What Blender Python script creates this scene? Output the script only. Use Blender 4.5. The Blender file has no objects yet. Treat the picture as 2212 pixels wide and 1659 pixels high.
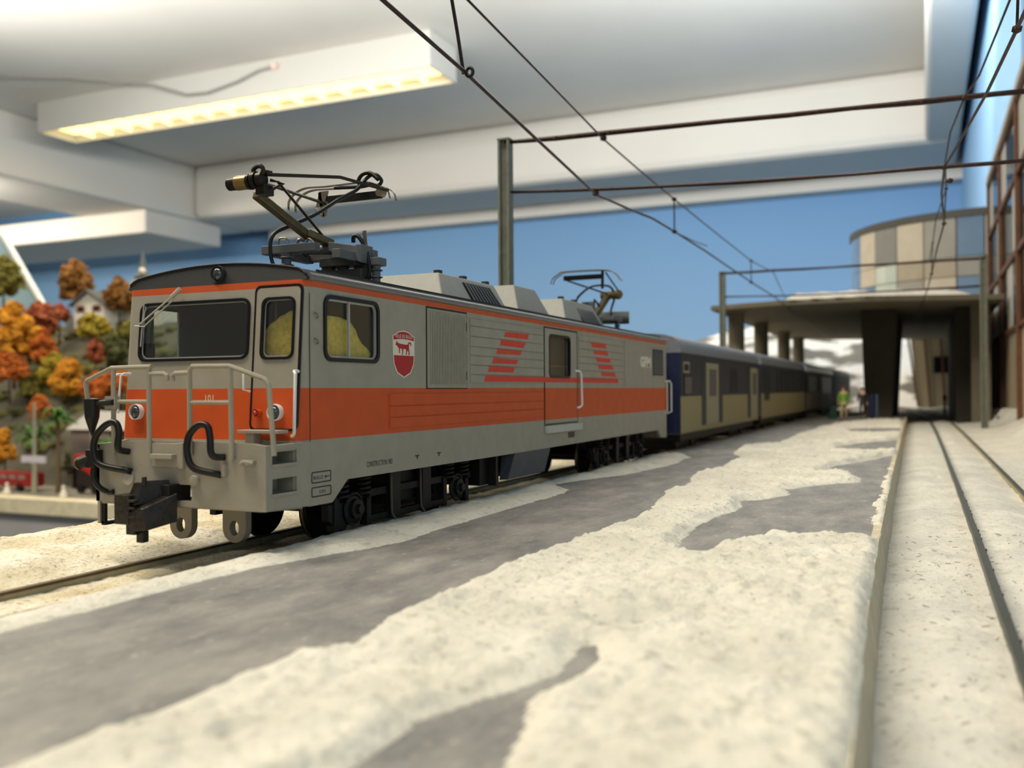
import bpy, bmesh, math, random
import numpy as np
from mathutils import Vector, Matrix
from mathutils.geometry import tessellate_polygon
random.seed(7)
# ------------------------------------------------------------------ camera, world, light, exposure
# The model railway is built at its prototype's size (1 unit = 1 m on the 1:87 layout, so the room round it is 87 times as large).
SC = bpy.context.scene
COL = SC.collection
cam_data = bpy.data.cameras.new('camera')
cam = bpy.data.objects.new('camera', cam_data)
COL.objects.link(cam)
SC.camera = cam
cam_data.sensor_fit = 'HORIZONTAL'
cam_data.sensor_width = 36.0
cam_data.lens = 2000.0 / 2212.0 * 36.0
cam_data.clip_start = 0.05
cam_data.clip_end = 3000
_yaw, _pitch, _roll = math.atan2(890, 2000), math.radians(.415), math.radians(.39)
_R0 = Vector((math.cos(_yaw), math.sin(_yaw), 0)); _F0 = Vector((-math.sin(_yaw), math.cos(_yaw), 0)); _U0 = Vector((0, 0, 1))
_F = _F0 * math.cos(_pitch) + _U0 * math.sin(_pitch)
_U = _U0 * math.cos(_pitch) - _F0 * math.sin(_pitch)
_R = _R0 * math.cos(_roll) - _U * math.sin(_roll)
_U = _U * math.cos(_roll) + _R0 * math.sin(_roll)
cam.matrix_world = Matrix(((_R.x, _U.x, -_F.x, 0), (_R.y, _U.y, -_F.y, 0), (_R.z, _U.z, -_F.z, 1.83), (0, 0, 0, 1)))
cam_data.dof.use_dof = True
cam_data.dof.focus_distance = 12.0
cam_data.dof.aperture_fstop = cam_data.lens / 1000 / 0.066
SC.view_settings.view_transform = 'Standard'
SC.view_settings.look = 'None'
SC.view_settings.gamma = 1
SC.view_settings.exposure = 0.08
SC.view_settings.use_curve_mapping = False
world = bpy.data.worlds.new('world'); SC.world = world; world.use_nodes = True
_bg = world.node_tree.nodes['Background']
_bg.inputs[0].default_value = (1.0, 0.93, 0.80, 1); _bg.inputs[1].default_value = 0.15     # the rest of the room, behind the camera

def area(name, loc, target, sx, sy, power, color):
    d = bpy.data.lights.new(name, 'AREA'); d.shape = 'RECTANGLE'; d.size = sx; d.size_y = sy; d.energy = power; d.color = color
    o = bpy.data.objects.new(name, d); COL.objects.link(o); o.location = loc
    o.rotation_euler = (Vector(target) - Vector(loc)).to_track_quat('-Z', 'Y').to_euler()
    return o
area('room_lamp_light', (-50, 2, 66), (-48, 8, 0), 110, 11, 100000, (1.0, 0.91, 0.75))
area('room_lamp_light', (-120, 80, 66), (-120, 80, 0), 110, 11, 52000, (1.0, 0.86, 0.62))
area('room_lamp_light', (-262, 125, 50), (-222, 200, 57), 30, 12, 22000, (1.0, 0.78, 0.45))
area('window_light', (27, -30, 26), (-6, 18, 0), 60, 36, 5500, (0.82, 0.90, 1.0))
area('added_wall_light', (-100, 108, 59.5), (-112, 256, 14), 140, 8, 72000, (1.0, 0.97, 0.90))  # added light, out of view, to brighten the back wall
area('added_wall_light', (-24, 96, 49), (16, 180, 22), 50, 10, 15000, (1.0, 0.97, 0.92))  # added out of view so the right wall comes up brighter
area('added_wall_light', (-262, 150, 50), (-262, 254, 22), 90, 8, 60000, (1.0, 0.95, 0.85))  # unseen light added for the dark left part of the back wall
area('added_upward_light', (-10, 122, 56), (-18, 152, 76), 30, 10, 60000, (0.95, 0.98, 1.0))  # added out of view to put the bright patch on the ceiling

# ------------------------------------------------------------------ helpers
def lin(c):
    return tuple(((v / 255) / 12.92 if v / 255 <= .04045 else ((v / 255 + .055) / 1.055) ** 2.4) for v in c)

_mats = {}
def mat(name, col, rough=.6, metal=0., var=.12, vscale=6., bump=0., bscale=30., emit=None, estr=0., alpha=1., spec=.4, detail=4):
    if name in _mats: return _mats[name]
    m = bpy.data.materials.new(name); m.use_nodes = True
    nt = m.node_tree; b = nt.nodes['Principled BSDF']
    c = lin(col)
    tc = nt.nodes.new('ShaderNodeTexCoord')
    if var > 0:
        n = nt.nodes.new('ShaderNodeTexNoise'); n.inputs['Scale'].default_value = vscale; n.inputs['Detail'].default_value = detail
        nt.links.new(tc.outputs['Object'], n.inputs['Vector'])
        r = nt.nodes.new('ShaderNodeValToRGB'); r.color_ramp.elements[0].position = .3; r.color_ramp.elements[1].position = .7
        r.color_ramp.elements[0].color = (*[v * (1 - var) for v in c], 1); r.color_ramp.elements[1].color = (*[min(1, v * (1 + var)) for v in c], 1)
        nt.links.new(n.outputs['Fac'], r.inputs['Fac']); nt.links.new(r.outputs['Color'], b.inputs['Base Color'])
    else:
        b.inputs['Base Color'].default_value = (*c, 1)
    b.inputs['Roughness'].default_value = rough; b.inputs['Metallic'].default_value = metal
    b.inputs['Specular IOR Level'].default_value = spec
    if bump > 0:
        n2 = nt.nodes.new('ShaderNodeTexNoise'); n2.inputs['Scale'].default_value = bscale; n2.inputs['Detail'].default_value = 5
        nt.links.new(tc.outputs['Object'], n2.inputs['Vector'])
        bp = nt.nodes.new('ShaderNodeBump'); bp.inputs['Strength'].default_value = bump; bp.inputs['Distance'].default_value = .02
        nt.links.new(n2.outputs['Fac'], bp.inputs['Height']); nt.links.new(bp.outputs['Normal'], b.inputs['Normal'])
    if emit:
        b.inputs['Emission Color'].default_value = (*emit, 1); b.inputs['Emission Strength'].default_value = estr
    _mats[name] = m
    return m

def glass(name, tint=(230, 235, 235), rough=.02, mixf=.14):
    if name in _mats: return _mats[name]
    m = bpy.data.materials.new(name); m.use_nodes = True; nt = m.node_tree
    nt.nodes.remove(nt.nodes['Principled BSDF']); out = nt.nodes['Material Output']
    t = nt.nodes.new('ShaderNodeBsdfTransparent'); t.inputs[0].default_value = (*lin(tint), 1)
    g = nt.nodes.new('ShaderNodeBsdfGlossy'); g.inputs['Roughness'].default_value = rough; g.inputs[0].default_value = (.9, .9, .9, 1)
    mx = nt.nodes.new('ShaderNodeMixShader'); mx.inputs[0].default_value = mixf
    nt.links.new(t.outputs[0], mx.inputs[1]); nt.links.new(g.outputs[0], mx.inputs[2]); nt.links.new(mx.outputs[0], out.inputs[0])
    _mats[name] = m
    return m

def band_mat(name, stops, axis='Z', top=4.0, rough=.55, var=.06, bump=.0):
    """paint laid on in level bands: stops = [(height, sRGB colour), ...] in metres above the rail"""
    if name in _mats: return _mats[name]
    m = bpy.data.materials.new(name); m.use_nodes = True; nt = m.node_tree; b = nt.nodes['Principled BSDF']
    tc = nt.nodes.new('ShaderNodeTexCoord'); sp = nt.nodes.new('ShaderNodeSeparateXYZ'); nt.links.new(tc.outputs['Object'], sp.inputs[0])
    dv = nt.nodes.new('ShaderNodeMath'); dv.operation = 'DIVIDE'; dv.inputs[1].default_value = top
    nt.links.new(sp.outputs[axis], dv.inputs[0])
    r = nt.nodes.new('ShaderNodeValToRGB'); cr = r.color_ramp; cr.interpolation = 'CONSTANT'
    cr.elements[0].position = 0; cr.elements[0].color = (*lin(stops[0][1]), 1)
    cr.elements.remove(cr.elements[1])
    for z, c in stops[1:]:
        e = cr.elements.new(z / top); e.color = (*lin(c), 1)
    nt.links.new(dv.outputs[0], r.inputs['Fac'])
    n = nt.nodes.new('ShaderNodeTexNoise'); n.inputs['Scale'].default_value = 4; n.inputs['Detail'].default_value = 6
    nt.links.new(tc.outputs['Object'], n.inputs['Vector'])
    mr = nt.nodes.new('ShaderNodeMapRange'); mr.inputs[1].default_value = .3; mr.inputs[2].default_value = .7; mr.inputs[3].default_value = 1 - var; mr.inputs[4].default_value = 1 + var
    nt.links.new(n.outputs['Fac'], mr.inputs[0])
    vm = nt.nodes.new('ShaderNodeVectorMath'); vm.operation = 'SCALE'
    nt.links.new(r.outputs['Color'], vm.inputs[0]); nt.links.new(mr.outputs[0], vm.inputs['Scale'])
    nt.links.new(vm.outputs[0], b.inputs['Base Color'])
    b.inputs['Roughness'].default_value = rough; b.inputs['Specular IOR Level'].default_value = .35
    if bump:
        n2 = nt.nodes.new('ShaderNodeTexNoise'); n2.inputs['Scale'].default_value = 60; nt.links.new(tc.outputs['Object'], n2.inputs['Vector'])
        bp = nt.nodes.new('ShaderNodeBump'); bp.inputs['Strength'].default_value = bump; bp.inputs['Distance'].default_value = .01
        nt.links.new(n2.outputs['Fac'], bp.inputs['Height']); nt.links.new(bp.outputs['Normal'], b.inputs['Normal'])
    _mats[name] = m
    return m

def wpos(o):
    v = Vector((0, 0, 0))
    while o is not None:
        v += o.location; o = o.parent
    return v

class MB:
    def __init__(s): s.v = []; s.f = []
    def add(s, vs, fs):
        b = len(s.v); s.v.extend([tuple(p) for p in vs]); s.f.extend([tuple(i + b for i in f) for f in fs]); return s
    def bx(s, x0, x1, y0, y1, z0, z1):
        vs = [(x, y, z) for z in (z0, z1) for y in (y0, y1) for x in (x0, x1)]
        return s.add(vs, [(0, 2, 3, 1), (4, 5, 7, 6), (0, 1, 5, 4), (2, 6, 7, 3), (0, 4, 6, 2), (1, 3, 7, 5)])
    def hexa(s, b4, t4):
        return s.add(list(b4) + list(t4), [(3, 2, 1, 0), (4, 5, 6, 7), (0, 1, 5, 4), (1, 2, 6, 5), (2, 3, 7, 6), (3, 0, 4, 7)])
    def tube(s, pts, r, n=8, cap=True, closed=False):
        P = [Vector(p) for p in pts]; m = len(P)
        rs = r if isinstance(r, (list, tuple)) else [r] * m
        T = []
        for i in range(m):
            if closed: t = P[(i + 1) % m] - P[i - 1]
            else: t = P[min(i + 1, m - 1)] - P[max(i - 1, 0)]
            T.append(t.normalized())
        a = Vector((0, 0, 1)) if abs(T[0].z) < .9 else Vector((1, 0, 0))
        u = T[0].cross(a).normalized(); vs = []
        for i in range(m):
            u = (u - T[i] * u.dot(T[i])).normalized(); w = T[i].cross(u)
            for k in range(n):
                q = 2 * math.pi * k / n
                vs.append(P[i] + (u * math.cos(q) + w * math.sin(q)) * rs[i])
        fs = []
        for i in range(m if closed else m - 1):
            j = (i + 1) % m
            for k in range(n):
                fs.append((i * n + k, i * n + (k + 1) % n, j * n + (k + 1) % n, j * n + k))
        if cap and not closed:
            fs.append(tuple(range(n))[::-1]); fs.append(tuple((m - 1) * n + k for k in range(n)))
        return s.add(vs, fs)
    def cyl(s, p0, p1, r, n=16, r2=None): return s.tube([p0, p1], [r, r if r2 is None else r2], n)
    def bar(s, p0, p1, w, h):
        """rectangular bar from p0 to p1, w wide (level), h high"""
        p0, p1 = Vector(p0), Vector(p1); t = (p1 - p0).normalized()
        up = Vector((0, 0, 1)) if abs(t.z) < .95 else Vector((0, 1, 0))
        u = t.cross(up).normalized() * w / 2; k = u.cross(t).normalized() * h / 2
        return s.hexa([p0 - u - k, p0 + u - k, p0 + u + k, p0 - u + k], [p1 - u - k, p1 + u - k, p1 + u + k, p1 - u + k])
    def plate(s, outer, holes, fn, d):
        """flat plate with holes: 2-d outlines mapped by fn to 3-d, thickened by vector d"""
        loops = [list(outer)] + [list(h) for h in holes]
        tr = tessellate_polygon([[Vector((p[0], p[1], 0)) for p in l] for l in loops])
        flat = [p for l in loops for p in l]; n = len(flat)
        A = [Vector(fn(*p)) for p in flat]; d = Vector(d)
        fs = [tuple(t) for t in tr] + [tuple(i + n for i in t[::-1]) for t in tr]
        b = 0
        for l in loops:
            k = len(l)
            for i in range(k): fs.append((b + i, b + (i + 1) % k, b + (i + 1) % k + n, b + i + n))
            b += k
        return s.add(A + [a + d for a in A], fs)
    def lathe(s, prof, c, axis='z', n=20):
        """prof = [(radius, height)...] about axis through c"""
        vs = []; c = Vector(c)
        for r, h in prof:
            for k in range(n):
                q = 2 * math.pi * k / n; a, b = r * math.cos(q), r * math.sin(q)
                vs.append(c + Vector({'z': (a, b, h), 'y': (a, h, b), 'x': (h, a, b)}[axis]))
        fs = [(i * n + k, i * n + (k + 1) % n, (i + 1) * n + (k + 1) % n, (i + 1) * n + k) for i in range(len(prof) - 1) for k in range(n)]
        fs.append(tuple(range(n))[::-1]); fs.append(tuple((len(prof) - 1) * n + k for k in range(n)))
        return s.add(vs, fs)
    def ball(s, c, r, sub=2, sq=(1, 1, 1), amp=0., fr=1.):
        bm = bmesh.new(); bmesh.ops.create_icosphere(bm, subdivisions=sub, radius=1)
        vs = []
        from mathutils import noise
        for v in bm.verts:
            k = 1 + (amp * noise.noise(v.co * fr + Vector(c)) if amp else 0)
            vs.append(Vector(c) + Vector((v.co.x * sq[0], v.co.y * sq[1], v.co.z * sq[2])) * r * k)
        fs = [tuple(v.index for v in f.verts) for f in bm.faces]; bm.free()
        return s.add(vs, fs)
    def build(s, name, m, parent=None, smooth=False, bevel=0., fix=True, base=None):
        if parent is None:
            V = np.array(s.v); lo, hi = V.min(0), V.max(0)
            off = Vector(base) if base is not None else Vector(((lo[0] + hi[0]) / 2, (lo[1] + hi[1]) / 2, lo[2]))
        else: off = wpos(parent)
        me = bpy.data.meshes.new(name)
        me.from_pydata([(p[0] - off.x, p[1] - off.y, p[2] - off.z) for p in s.v], [], s.f)
        if fix:
            bm = bmesh.new(); bm.from_mesh(me); bmesh.ops.recalc_face_normals(bm, faces=bm.faces); bm.to_mesh(me); bm.free()
        me.materials.append(m)
        o = bpy.data.objects.new(name, me); COL.objects.link(o)
        if parent is None: o.location = off
        else: o.parent = parent
        if smooth:
            for p in me.polygons: p.use_smooth = True
        if smooth == 'auto':
            me.set_sharp_from_angle(angle=math.radians(40))
        if bevel:
            b = o.modifiers.new('bevel', 'BEVEL'); b.width = bevel; b.segments = 2; b.limit_method = 'ANGLE'
        return o

def tag(o, label, cat, group=None, kind=None):
    if label: o['label'] = label
    if cat: o['category'] = cat
    if group: o['group'] = group
    if kind: o['kind'] = kind
    return o
def thing(name, label, cat, loc, group=None):
    o = bpy.data.objects.new(name, None); COL.objects.link(o); o.location = loc; o.empty_display_size = .2
    return tag(o, label, cat, group)
def lab(o, t): o['label'] = t; return o
def copy_tree(o, parent=None, delta=None):
    c = o.copy(); COL.objects.link(c); c.parent = parent
    if parent is None and delta is not None: c.location = o.location + Vector(delta)
    for ch in list(o.children): copy_tree(ch, c)
    return c
def rrect(x0, x1, y0, y1, r, n=4):
    pts = []
    for cx, cy, a in ((x1 - r, y1 - r, 0), (x0 + r, y1 - r, 90), (x0 + r, y0 + r, 180), (x1 - r, y0 + r, 270)):
        for k in range(n + 1):
            q = math.radians(a + 90 * k / n); pts.append((cx + r * math.cos(q), cy + r * math.sin(q)))
    return pts
def ring_plate(x0, x1, y0, y1, w, r, fn, d, mb=None):
    mb = mb or MB()
    return mb.plate(rrect(x0 - w, x1 + w, y0 - w, y1 + w, r + w), [rrect(x0, x1, y0, y1, r)], fn, d)
def text(s, name, size, m, parent, origin, ux, uy, depth=.004, width=None, bold=0.):
    """flat lettering: origin = lower-left corner, ux / uy = unit vectors of writing direction and up"""
    cu = bpy.data.curves.new(name, 'FONT'); cu.body = s; cu.size = size; cu.resolution_u = 2; cu.offset = bold
    to = bpy.data.objects.new(name, cu); COL.objects.link(to)
    dg = bpy.context.evaluated_depsgraph_get(); me0 = to.evaluated_get(dg).to_mesh()
    vs = [v.co.copy() for v in me0.vertices]; fs = [tuple(p.vertices) for p in me0.polygons]
    to.evaluated_get(dg).to_mesh_clear(); bpy.data.objects.remove(to)
    if not vs: return None
    w = max(v.x for v in vs); k = (width / w) if width else 1
    ux, uy = Vector(ux), Vector(uy)
    mb = MB(); mb.add([Vector(origin) + ux * v.x * k + uy * v.y for v in vs], fs)
    return mb.build(name, m, parent, fix=False)

# value noise on arrays
def vnoise(x, y, seed=0):
    xi, yi = np.floor(x).astype(np.int64), np.floor(y).astype(np.int64); fx, fy = x - xi, y - yi
    fx, fy = fx * fx * (3 - 2 * fx), fy * fy * (3 - 2 * fy)
    def h(a, b):
        n = (a * 374761393 + b * 668265263 + seed * 1442695041) & 0x7fffffff
        n = ((n ^ (n >> 13)) * 1274126177) & 0x7fffffff
        return ((n ^ (n >> 16)) & 0xffff) / 65535.
    return (h(xi, yi) * (1 - fx) + h(xi + 1, yi) * fx) * (1 - fy) + (h(xi, yi + 1) * (1 - fx) + h(xi + 1, yi + 1) * fx) * fy - .5
def fbm(x, y, sc, oct=3, seed=0, gain=.5):
    r = 0; a = 1.
    for i in range(oct):
        r = r + a * vnoise(x * sc + 17.3 * i, y * sc + 5.1 * i, seed + i); sc *= 2.1; a *= gain
    return r
def inside(px, py, poly):
    c = np.zeros(px.shape, bool); n = len(poly); j = n - 1
    for i in range(n):
        xi, yi = poly[i]; xj, yj = poly[j]
        cond = ((yi > py) != (yj > py)) & (px < (xj - xi) * (py - yi) / ((yj - yi) or 1e-9) + xi)
        c ^= cond; j = i
    return c
def sdist(px, py, poly):
    d = np.full(px.shape, 1e9); n = len(poly)
    for i in range(n):
        x0, y0 = poly[i]; x1, y1 = poly[(i + 1) % n]; dx, dy = x1 - x0, y1 - y0; L = dx * dx + dy * dy + 1e-12
        t = np.clip(((px - x0) * dx + (py - y0) * dy) / L, 0, 1)
        d = np.minimum(d, (px - x0 - t * dx) ** 2 + (py - y0 - t * dy) ** 2)
    d = np.sqrt(d); return np.where(inside(px, py, poly), d, -d)
def grid_mesh(name, xs, ys, zfn, m, keep=None, parent=None, warp=None):
    X, Y = np.meshgrid(xs, ys)
    Zv = zfn(X, Y); nx, ny = len(xs), len(ys)
    K = np.ones(X.shape, bool) if keep is None else keep(X, Y)
    if warp: X = warp(X, Y)
    idx = np.arange(nx * ny).reshape(ny, nx)
    q = np.stack([idx[:-1, :-1], idx[:-1, 1:], idx[1:, 1:], idx[1:, :-1]], -1).reshape(-1, 4)
    kk = (K[:-1, :-1] | K[:-1, 1:] | K[1:, 1:] | K[1:, :-1]).reshape(-1); q = q[kk]
    used = np.unique(q); rm = np.full(nx * ny, -1); rm[used] = np.arange(len(used)); q = rm[q]
    V = np.stack([X.ravel()[used], Y.ravel()[used], Zv.ravel()[used]], 1)
    off = np.array([V[:, 0].mean(), V[:, 1].mean(), V[:, 2].min()]) if parent is None else np.array(wpos(parent))
    V = V - off
    me = bpy.data.meshes.new(name); me.from_pydata(V.tolist(), [], q.tolist())
    me.polygons.foreach_set('use_smooth', [True] * len(q)); me.materials.append(m)
    o = bpy.data.objects.new(name, me); COL.objects.link(o)
    if parent is None: o.location = off
    else: o.parent = parent
    return o

# ------------------------------------------------------------------ materials
M_ceil = mat('white_plaster', (226, 223, 216), .9, var=.03, vscale=.05, spec=.1)
M_beam = mat('white_beam_plaster', (212, 208, 200), .85, var=.02, vscale=.05, spec=.1)
M_floor = mat('grey_room_floor', (90, 88, 84), .8, var=.1, vscale=.05)
def wall_paint(name, stops, axis='Z', lo=-20., hi=60.):
    m = bpy.data.materials.new(name); m.use_nodes = True; nt = m.node_tree; b = nt.nodes['Principled BSDF']
    tc = nt.nodes.new('ShaderNodeTexCoord'); sp = nt.nodes.new('ShaderNodeSeparateXYZ'); nt.links.new(tc.outputs['Object'], sp.inputs[0])
    n = nt.nodes.new('ShaderNodeTexNoise'); n.inputs['Scale'].default_value = .02; nt.links.new(tc.outputs['Object'], n.inputs['Vector'])
    ad = nt.nodes.new('ShaderNodeMath'); ad.operation = 'MULTIPLY_ADD'; ad.inputs[1].default_value = 14; nt.links.new(n.outputs['Fac'], ad.inputs[0]); nt.links.new(sp.outputs[axis], ad.inputs[2])
    mr = nt.nodes.new('ShaderNodeMapRange'); mr.inputs[1].default_value = lo + 7; mr.inputs[2].default_value = hi + 7; nt.links.new(ad.outputs[0], mr.inputs[0])
    r = nt.nodes.new('ShaderNodeValToRGB'); cr = r.color_ramp
    cr.elements[0].position = stops[0][0]; cr.elements[0].color = (*lin(stops[0][1]), 1)
    cr.elements[1].position = stops[-1][0]; cr.elements[1].color = (*lin(stops[-1][1]), 1)
    for p, c in stops[1:-1]: cr.elements.new(p).color = (*lin(c), 1)
    nt.links.new(mr.outputs[0], r.inputs[0]); nt.links.new(r.outputs[0], b.inputs['Base Color'])
    b.inputs['Roughness'].default_value = .8; b.inputs['Specular IOR Level'].default_value = .15
    return m
# hand-painted backdrop: deep blue high up, paler towards the horizon
M_back = wall_paint('blue_painted_backdrop', [(0, (190, 212, 232)), (.35, (150, 186, 220)), (1, (118, 162, 208))])
M_right = wall_paint('pale_blue_painted_backdrop', [(0, (176, 208, 236)), (.5, (160, 200, 236)), (1, (150, 192, 232))])

GREY = (160, 153, 137); ORANGE = (204, 82, 30); ORANGE2 = (200, 86, 42)
M_paint = band_mat('loco_livery_paint', [(0, GREY), (1.305, ORANGE), (1.875, GREY), (2.955, ORANGE2), (3.045, (56, 56, 56))])
M_grey = mat('loco_grey_paint', GREY, .55, var=.05, spec=.35)
M_rail_grey = mat('warm_grey_plastic', (160, 153, 134), .5, var=.05)
M_roof = mat('roof_dark_grey_paint', (42, 42, 42), .6, var=.08, vscale=8, bump=.1, bscale=80)
M_roof_light = mat('roof_side_grey_paint', (112, 114, 116), .45, var=.06)
M_gutter = mat('roof_edge_moulding_grey', (104, 102, 100), .32, var=.05, spec=.6)
M_box = mat('roof_box_grey_paint', (176, 172, 155), .6, var=.05, bump=.08, bscale=90)
M_black = mat('black_plastic', (22, 20, 18), .45, var=.2)
M_rubber = mat('black_rubber_hose', (16, 13, 12), .4, var=.1)
M_seal = mat('black_window_rubber', (14, 15, 20), .35, var=0)
M_silver = mat('silver_frame_paint', (178, 176, 168), .4, metal=.3, var=.05)
M_white = mat('white_lacquered_wire', (228, 226, 222), .35, var=.08, vscale=30)
M_glassm = glass('window_glass', (244, 248, 246), .02, .08)
M_dark = mat('dark_underframe', (13, 12, 11), .55, var=.2, vscale=12)
M_dark2 = mat('dark_brown_underframe', (28, 24, 21), .55, var=.2, vscale=12)
M_tread = mat('worn_wheel_steel', (120, 108, 88), .4, metal=.6, var=.2)
M_red = mat('logo_red_paint', (214, 62, 42), .55, var=.05)
M_crest_red = mat('crest_red_paint', (178, 30, 34), .5, var=.03)
M_cream = mat('cream_paint', (226, 220, 200), .5, var=.03)
M_ink = mat('black_printing', (40, 34, 32), .6, var=0)
M_olive = mat('olive_bronze_metal', (108, 96, 66), .38, metal=.5, var=.15, vscale=15)
M_brass = mat('brass_tube', (190, 158, 100), .28, metal=.9, var=.1)
M_gun = mat('gunmetal_wire', (52, 47, 40), .35, metal=.6, var=.15)
M_steel = mat('bare_steel_strip', (150, 140, 120), .35, metal=.8, var=.1)
M_pgrey = mat('pantograph_base_grey', (98, 100, 100), .5, var=.1)
M_foam = mat('yellow_packing_foam', (242, 200, 92), .95, var=.2, vscale=18, bump=.6, bscale=50)
def asphalt():
    m = bpy.data.materials.new('platform_grey_paint'); m.use_nodes = True; nt = m.node_tree; p = nt.nodes['Principled BSDF']
    tc = nt.nodes.new('ShaderNodeTexCoord'); mp = nt.nodes.new('ShaderNodeMapping'); mp.inputs['Scale'].default_value = (1.6, .7, 1); nt.links.new(tc.outputs['Object'], mp.inputs[0])
    n = nt.nodes.new('ShaderNodeTexNoise'); n.inputs['Scale'].default_value = 1.5; n.inputs['Detail'].default_value = 12; n.inputs['Roughness'].default_value = .7; nt.links.new(mp.outputs[0], n.inputs['Vector'])
    r = nt.nodes.new('ShaderNodeValToRGB'); r.color_ramp.elements[0].position = .3; r.color_ramp.elements[1].position = .72
    r.color_ramp.elements[0].color = (*lin((92, 93, 95)), 1); r.color_ramp.elements[1].color = (*lin((158, 154, 147)), 1); nt.links.new(n.outputs[0], r.inputs[0])
    n2 = nt.nodes.new('ShaderNodeTexNoise'); n2.inputs['Scale'].default_value = 9; n2.inputs['Detail'].default_value = 8; n2.inputs['Roughness'].default_value = .75; nt.links.new(mp.outputs[0], n2.inputs['Vector'])
    r2 = nt.nodes.new('ShaderNodeValToRGB'); r2.color_ramp.elements[0].position = .57; r2.color_ramp.elements[1].position = .74
    r2.color_ramp.elements[0].color = (0, 0, 0, 1); r2.color_ramp.elements[1].color = (.7, .7, .7, 1); nt.links.new(n2.outputs[0], r2.inputs[0])
    mx = nt.nodes.new('ShaderNodeMix'); mx.data_type = 'RGBA'; nt.links.new(r2.outputs[0], mx.inputs['Factor']); nt.links.new(r.outputs[0], mx.inputs['A']); mx.inputs['B'].default_value = (*lin((206, 200, 186)), 1)
    nt.links.new(mx.outputs['Result'], p.inputs['Base Color']); p.inputs['Roughness'].default_value = .6
    bp = nt.nodes.new('ShaderNodeBump'); bp.inputs['Strength'].default_value = .4; bp.inputs['Distance'].default_value = .01; nt.links.new(n2.outputs[0], bp.inputs['Height']); nt.links.new(bp.outputs['Normal'], p.inputs['Normal'])
    return m
M_asph = asphalt()
M_edge = mat('platform_edge_plaster', (196, 184, 158), .8, var=.15, vscale=3, bump=.5)
M_railtop = mat('rusty_rail_steel', (92, 74, 52), .45, metal=.4, var=.25, vscale=6)
M_railpale = mat('pale_painted_rail_web', (170, 160, 128), .7, var=.15, vscale=6)
M_wire = mat('copper_brown_wire', (58, 40, 34), .4, metal=.5, var=.35, vscale=10)
M_mast = mat('grey_green_mast_paint', (118, 120, 108), .5, var=.15, vscale=6)
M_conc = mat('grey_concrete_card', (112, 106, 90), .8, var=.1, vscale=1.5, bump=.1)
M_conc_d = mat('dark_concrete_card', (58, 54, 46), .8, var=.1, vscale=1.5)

def snow_mat(name, a, b, dirt_pit_shade=.0, bump=.7, bs=16., speck=(120, 112, 95)):
    m = bpy.data.materials.new(name); m.use_nodes = True; nt = m.node_tree; p = nt.nodes['Principled BSDF']
    tc = nt.nodes.new('ShaderNodeTexCoord')
    n = nt.nodes.new('ShaderNodeTexNoise'); n.inputs['Scale'].default_value = 1.1; n.inputs['Detail'].default_value = 6; nt.links.new(tc.outputs['Object'], n.inputs['Vector'])
    r = nt.nodes.new('ShaderNodeValToRGB'); r.color_ramp.elements[0].position = .35; r.color_ramp.elements[1].position = .65
    r.color_ramp.elements[0].color = (*lin(a), 1); r.color_ramp.elements[1].color = (*lin(b), 1); nt.links.new(n.outputs['Fac'], r.inputs[0])
    n2 = nt.nodes.new('ShaderNodeTexNoise'); n2.inputs['Scale'].default_value = 24; n2.inputs['Detail'].default_value = 3; nt.links.new(tc.outputs['Object'], n2.inputs['Vector'])
    r2 = nt.nodes.new('ShaderNodeValToRGB'); r2.color_ramp.elements[0].position = .60 - dirt_pit_shade; r2.color_ramp.elements[1].position = .72 - dirt_pit_shade  # dirt specks doubling as the shade of small pits, kept in the colour
    r2.color_ramp.elements[0].color = (0, 0, 0, 1); r2.color_ramp.elements[1].color = (.6, .6, .6, 1); nt.links.new(n2.outputs['Fac'], r2.inputs[0])
    mx = nt.nodes.new('ShaderNodeMix'); mx.data_type = 'RGBA'; nt.links.new(r2.outputs[0], mx.inputs['Factor']); nt.links.new(r.outputs[0], mx.inputs['A'])
    mx.inputs['B'].default_value = (*lin(speck), 1)
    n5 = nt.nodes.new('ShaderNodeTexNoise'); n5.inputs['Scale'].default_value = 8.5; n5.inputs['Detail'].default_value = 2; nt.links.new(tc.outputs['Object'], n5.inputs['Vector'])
    r5 = nt.nodes.new('ShaderNodeValToRGB'); r5.color_ramp.elements[0].position = .575; r5.color_ramp.elements[1].position = .74  # soft grey spots: shading of dimples put into the snow's colour
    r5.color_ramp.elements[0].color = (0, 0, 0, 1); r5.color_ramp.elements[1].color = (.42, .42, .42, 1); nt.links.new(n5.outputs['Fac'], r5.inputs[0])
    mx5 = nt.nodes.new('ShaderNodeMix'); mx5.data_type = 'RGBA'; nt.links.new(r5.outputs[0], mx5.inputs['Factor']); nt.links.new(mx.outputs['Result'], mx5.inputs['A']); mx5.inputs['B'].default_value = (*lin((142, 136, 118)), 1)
    nt.links.new(mx5.outputs['Result'], p.inputs['Base Color'])
    p.inputs['Roughness'].default_value = .75; p.inputs['Specular IOR Level'].default_value = .25
    n3 = nt.nodes.new('ShaderNodeTexNoise'); n3.inputs['Scale'].default_value = bs; n3.inputs['Detail'].default_value = 8; n3.inputs['Roughness'].default_value = .6
    nt.links.new(tc.outputs['Object'], n3.inputs['Vector'])
    bp = nt.nodes.new('ShaderNodeBump'); bp.inputs['Strength'].default_value = bump; bp.inputs['Distance'].default_value = .035
    nt.links.new(n3.outputs['Fac'], bp.inputs['Height']); nt.links.new(bp.outputs['Normal'], p.inputs['Normal'])
    return m
M_snow = snow_mat('grainy_plaster_snow', (214, 210, 196), (232, 228, 214), dirt_pit_shade=-.02, bump=1., bs=14.)
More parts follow.
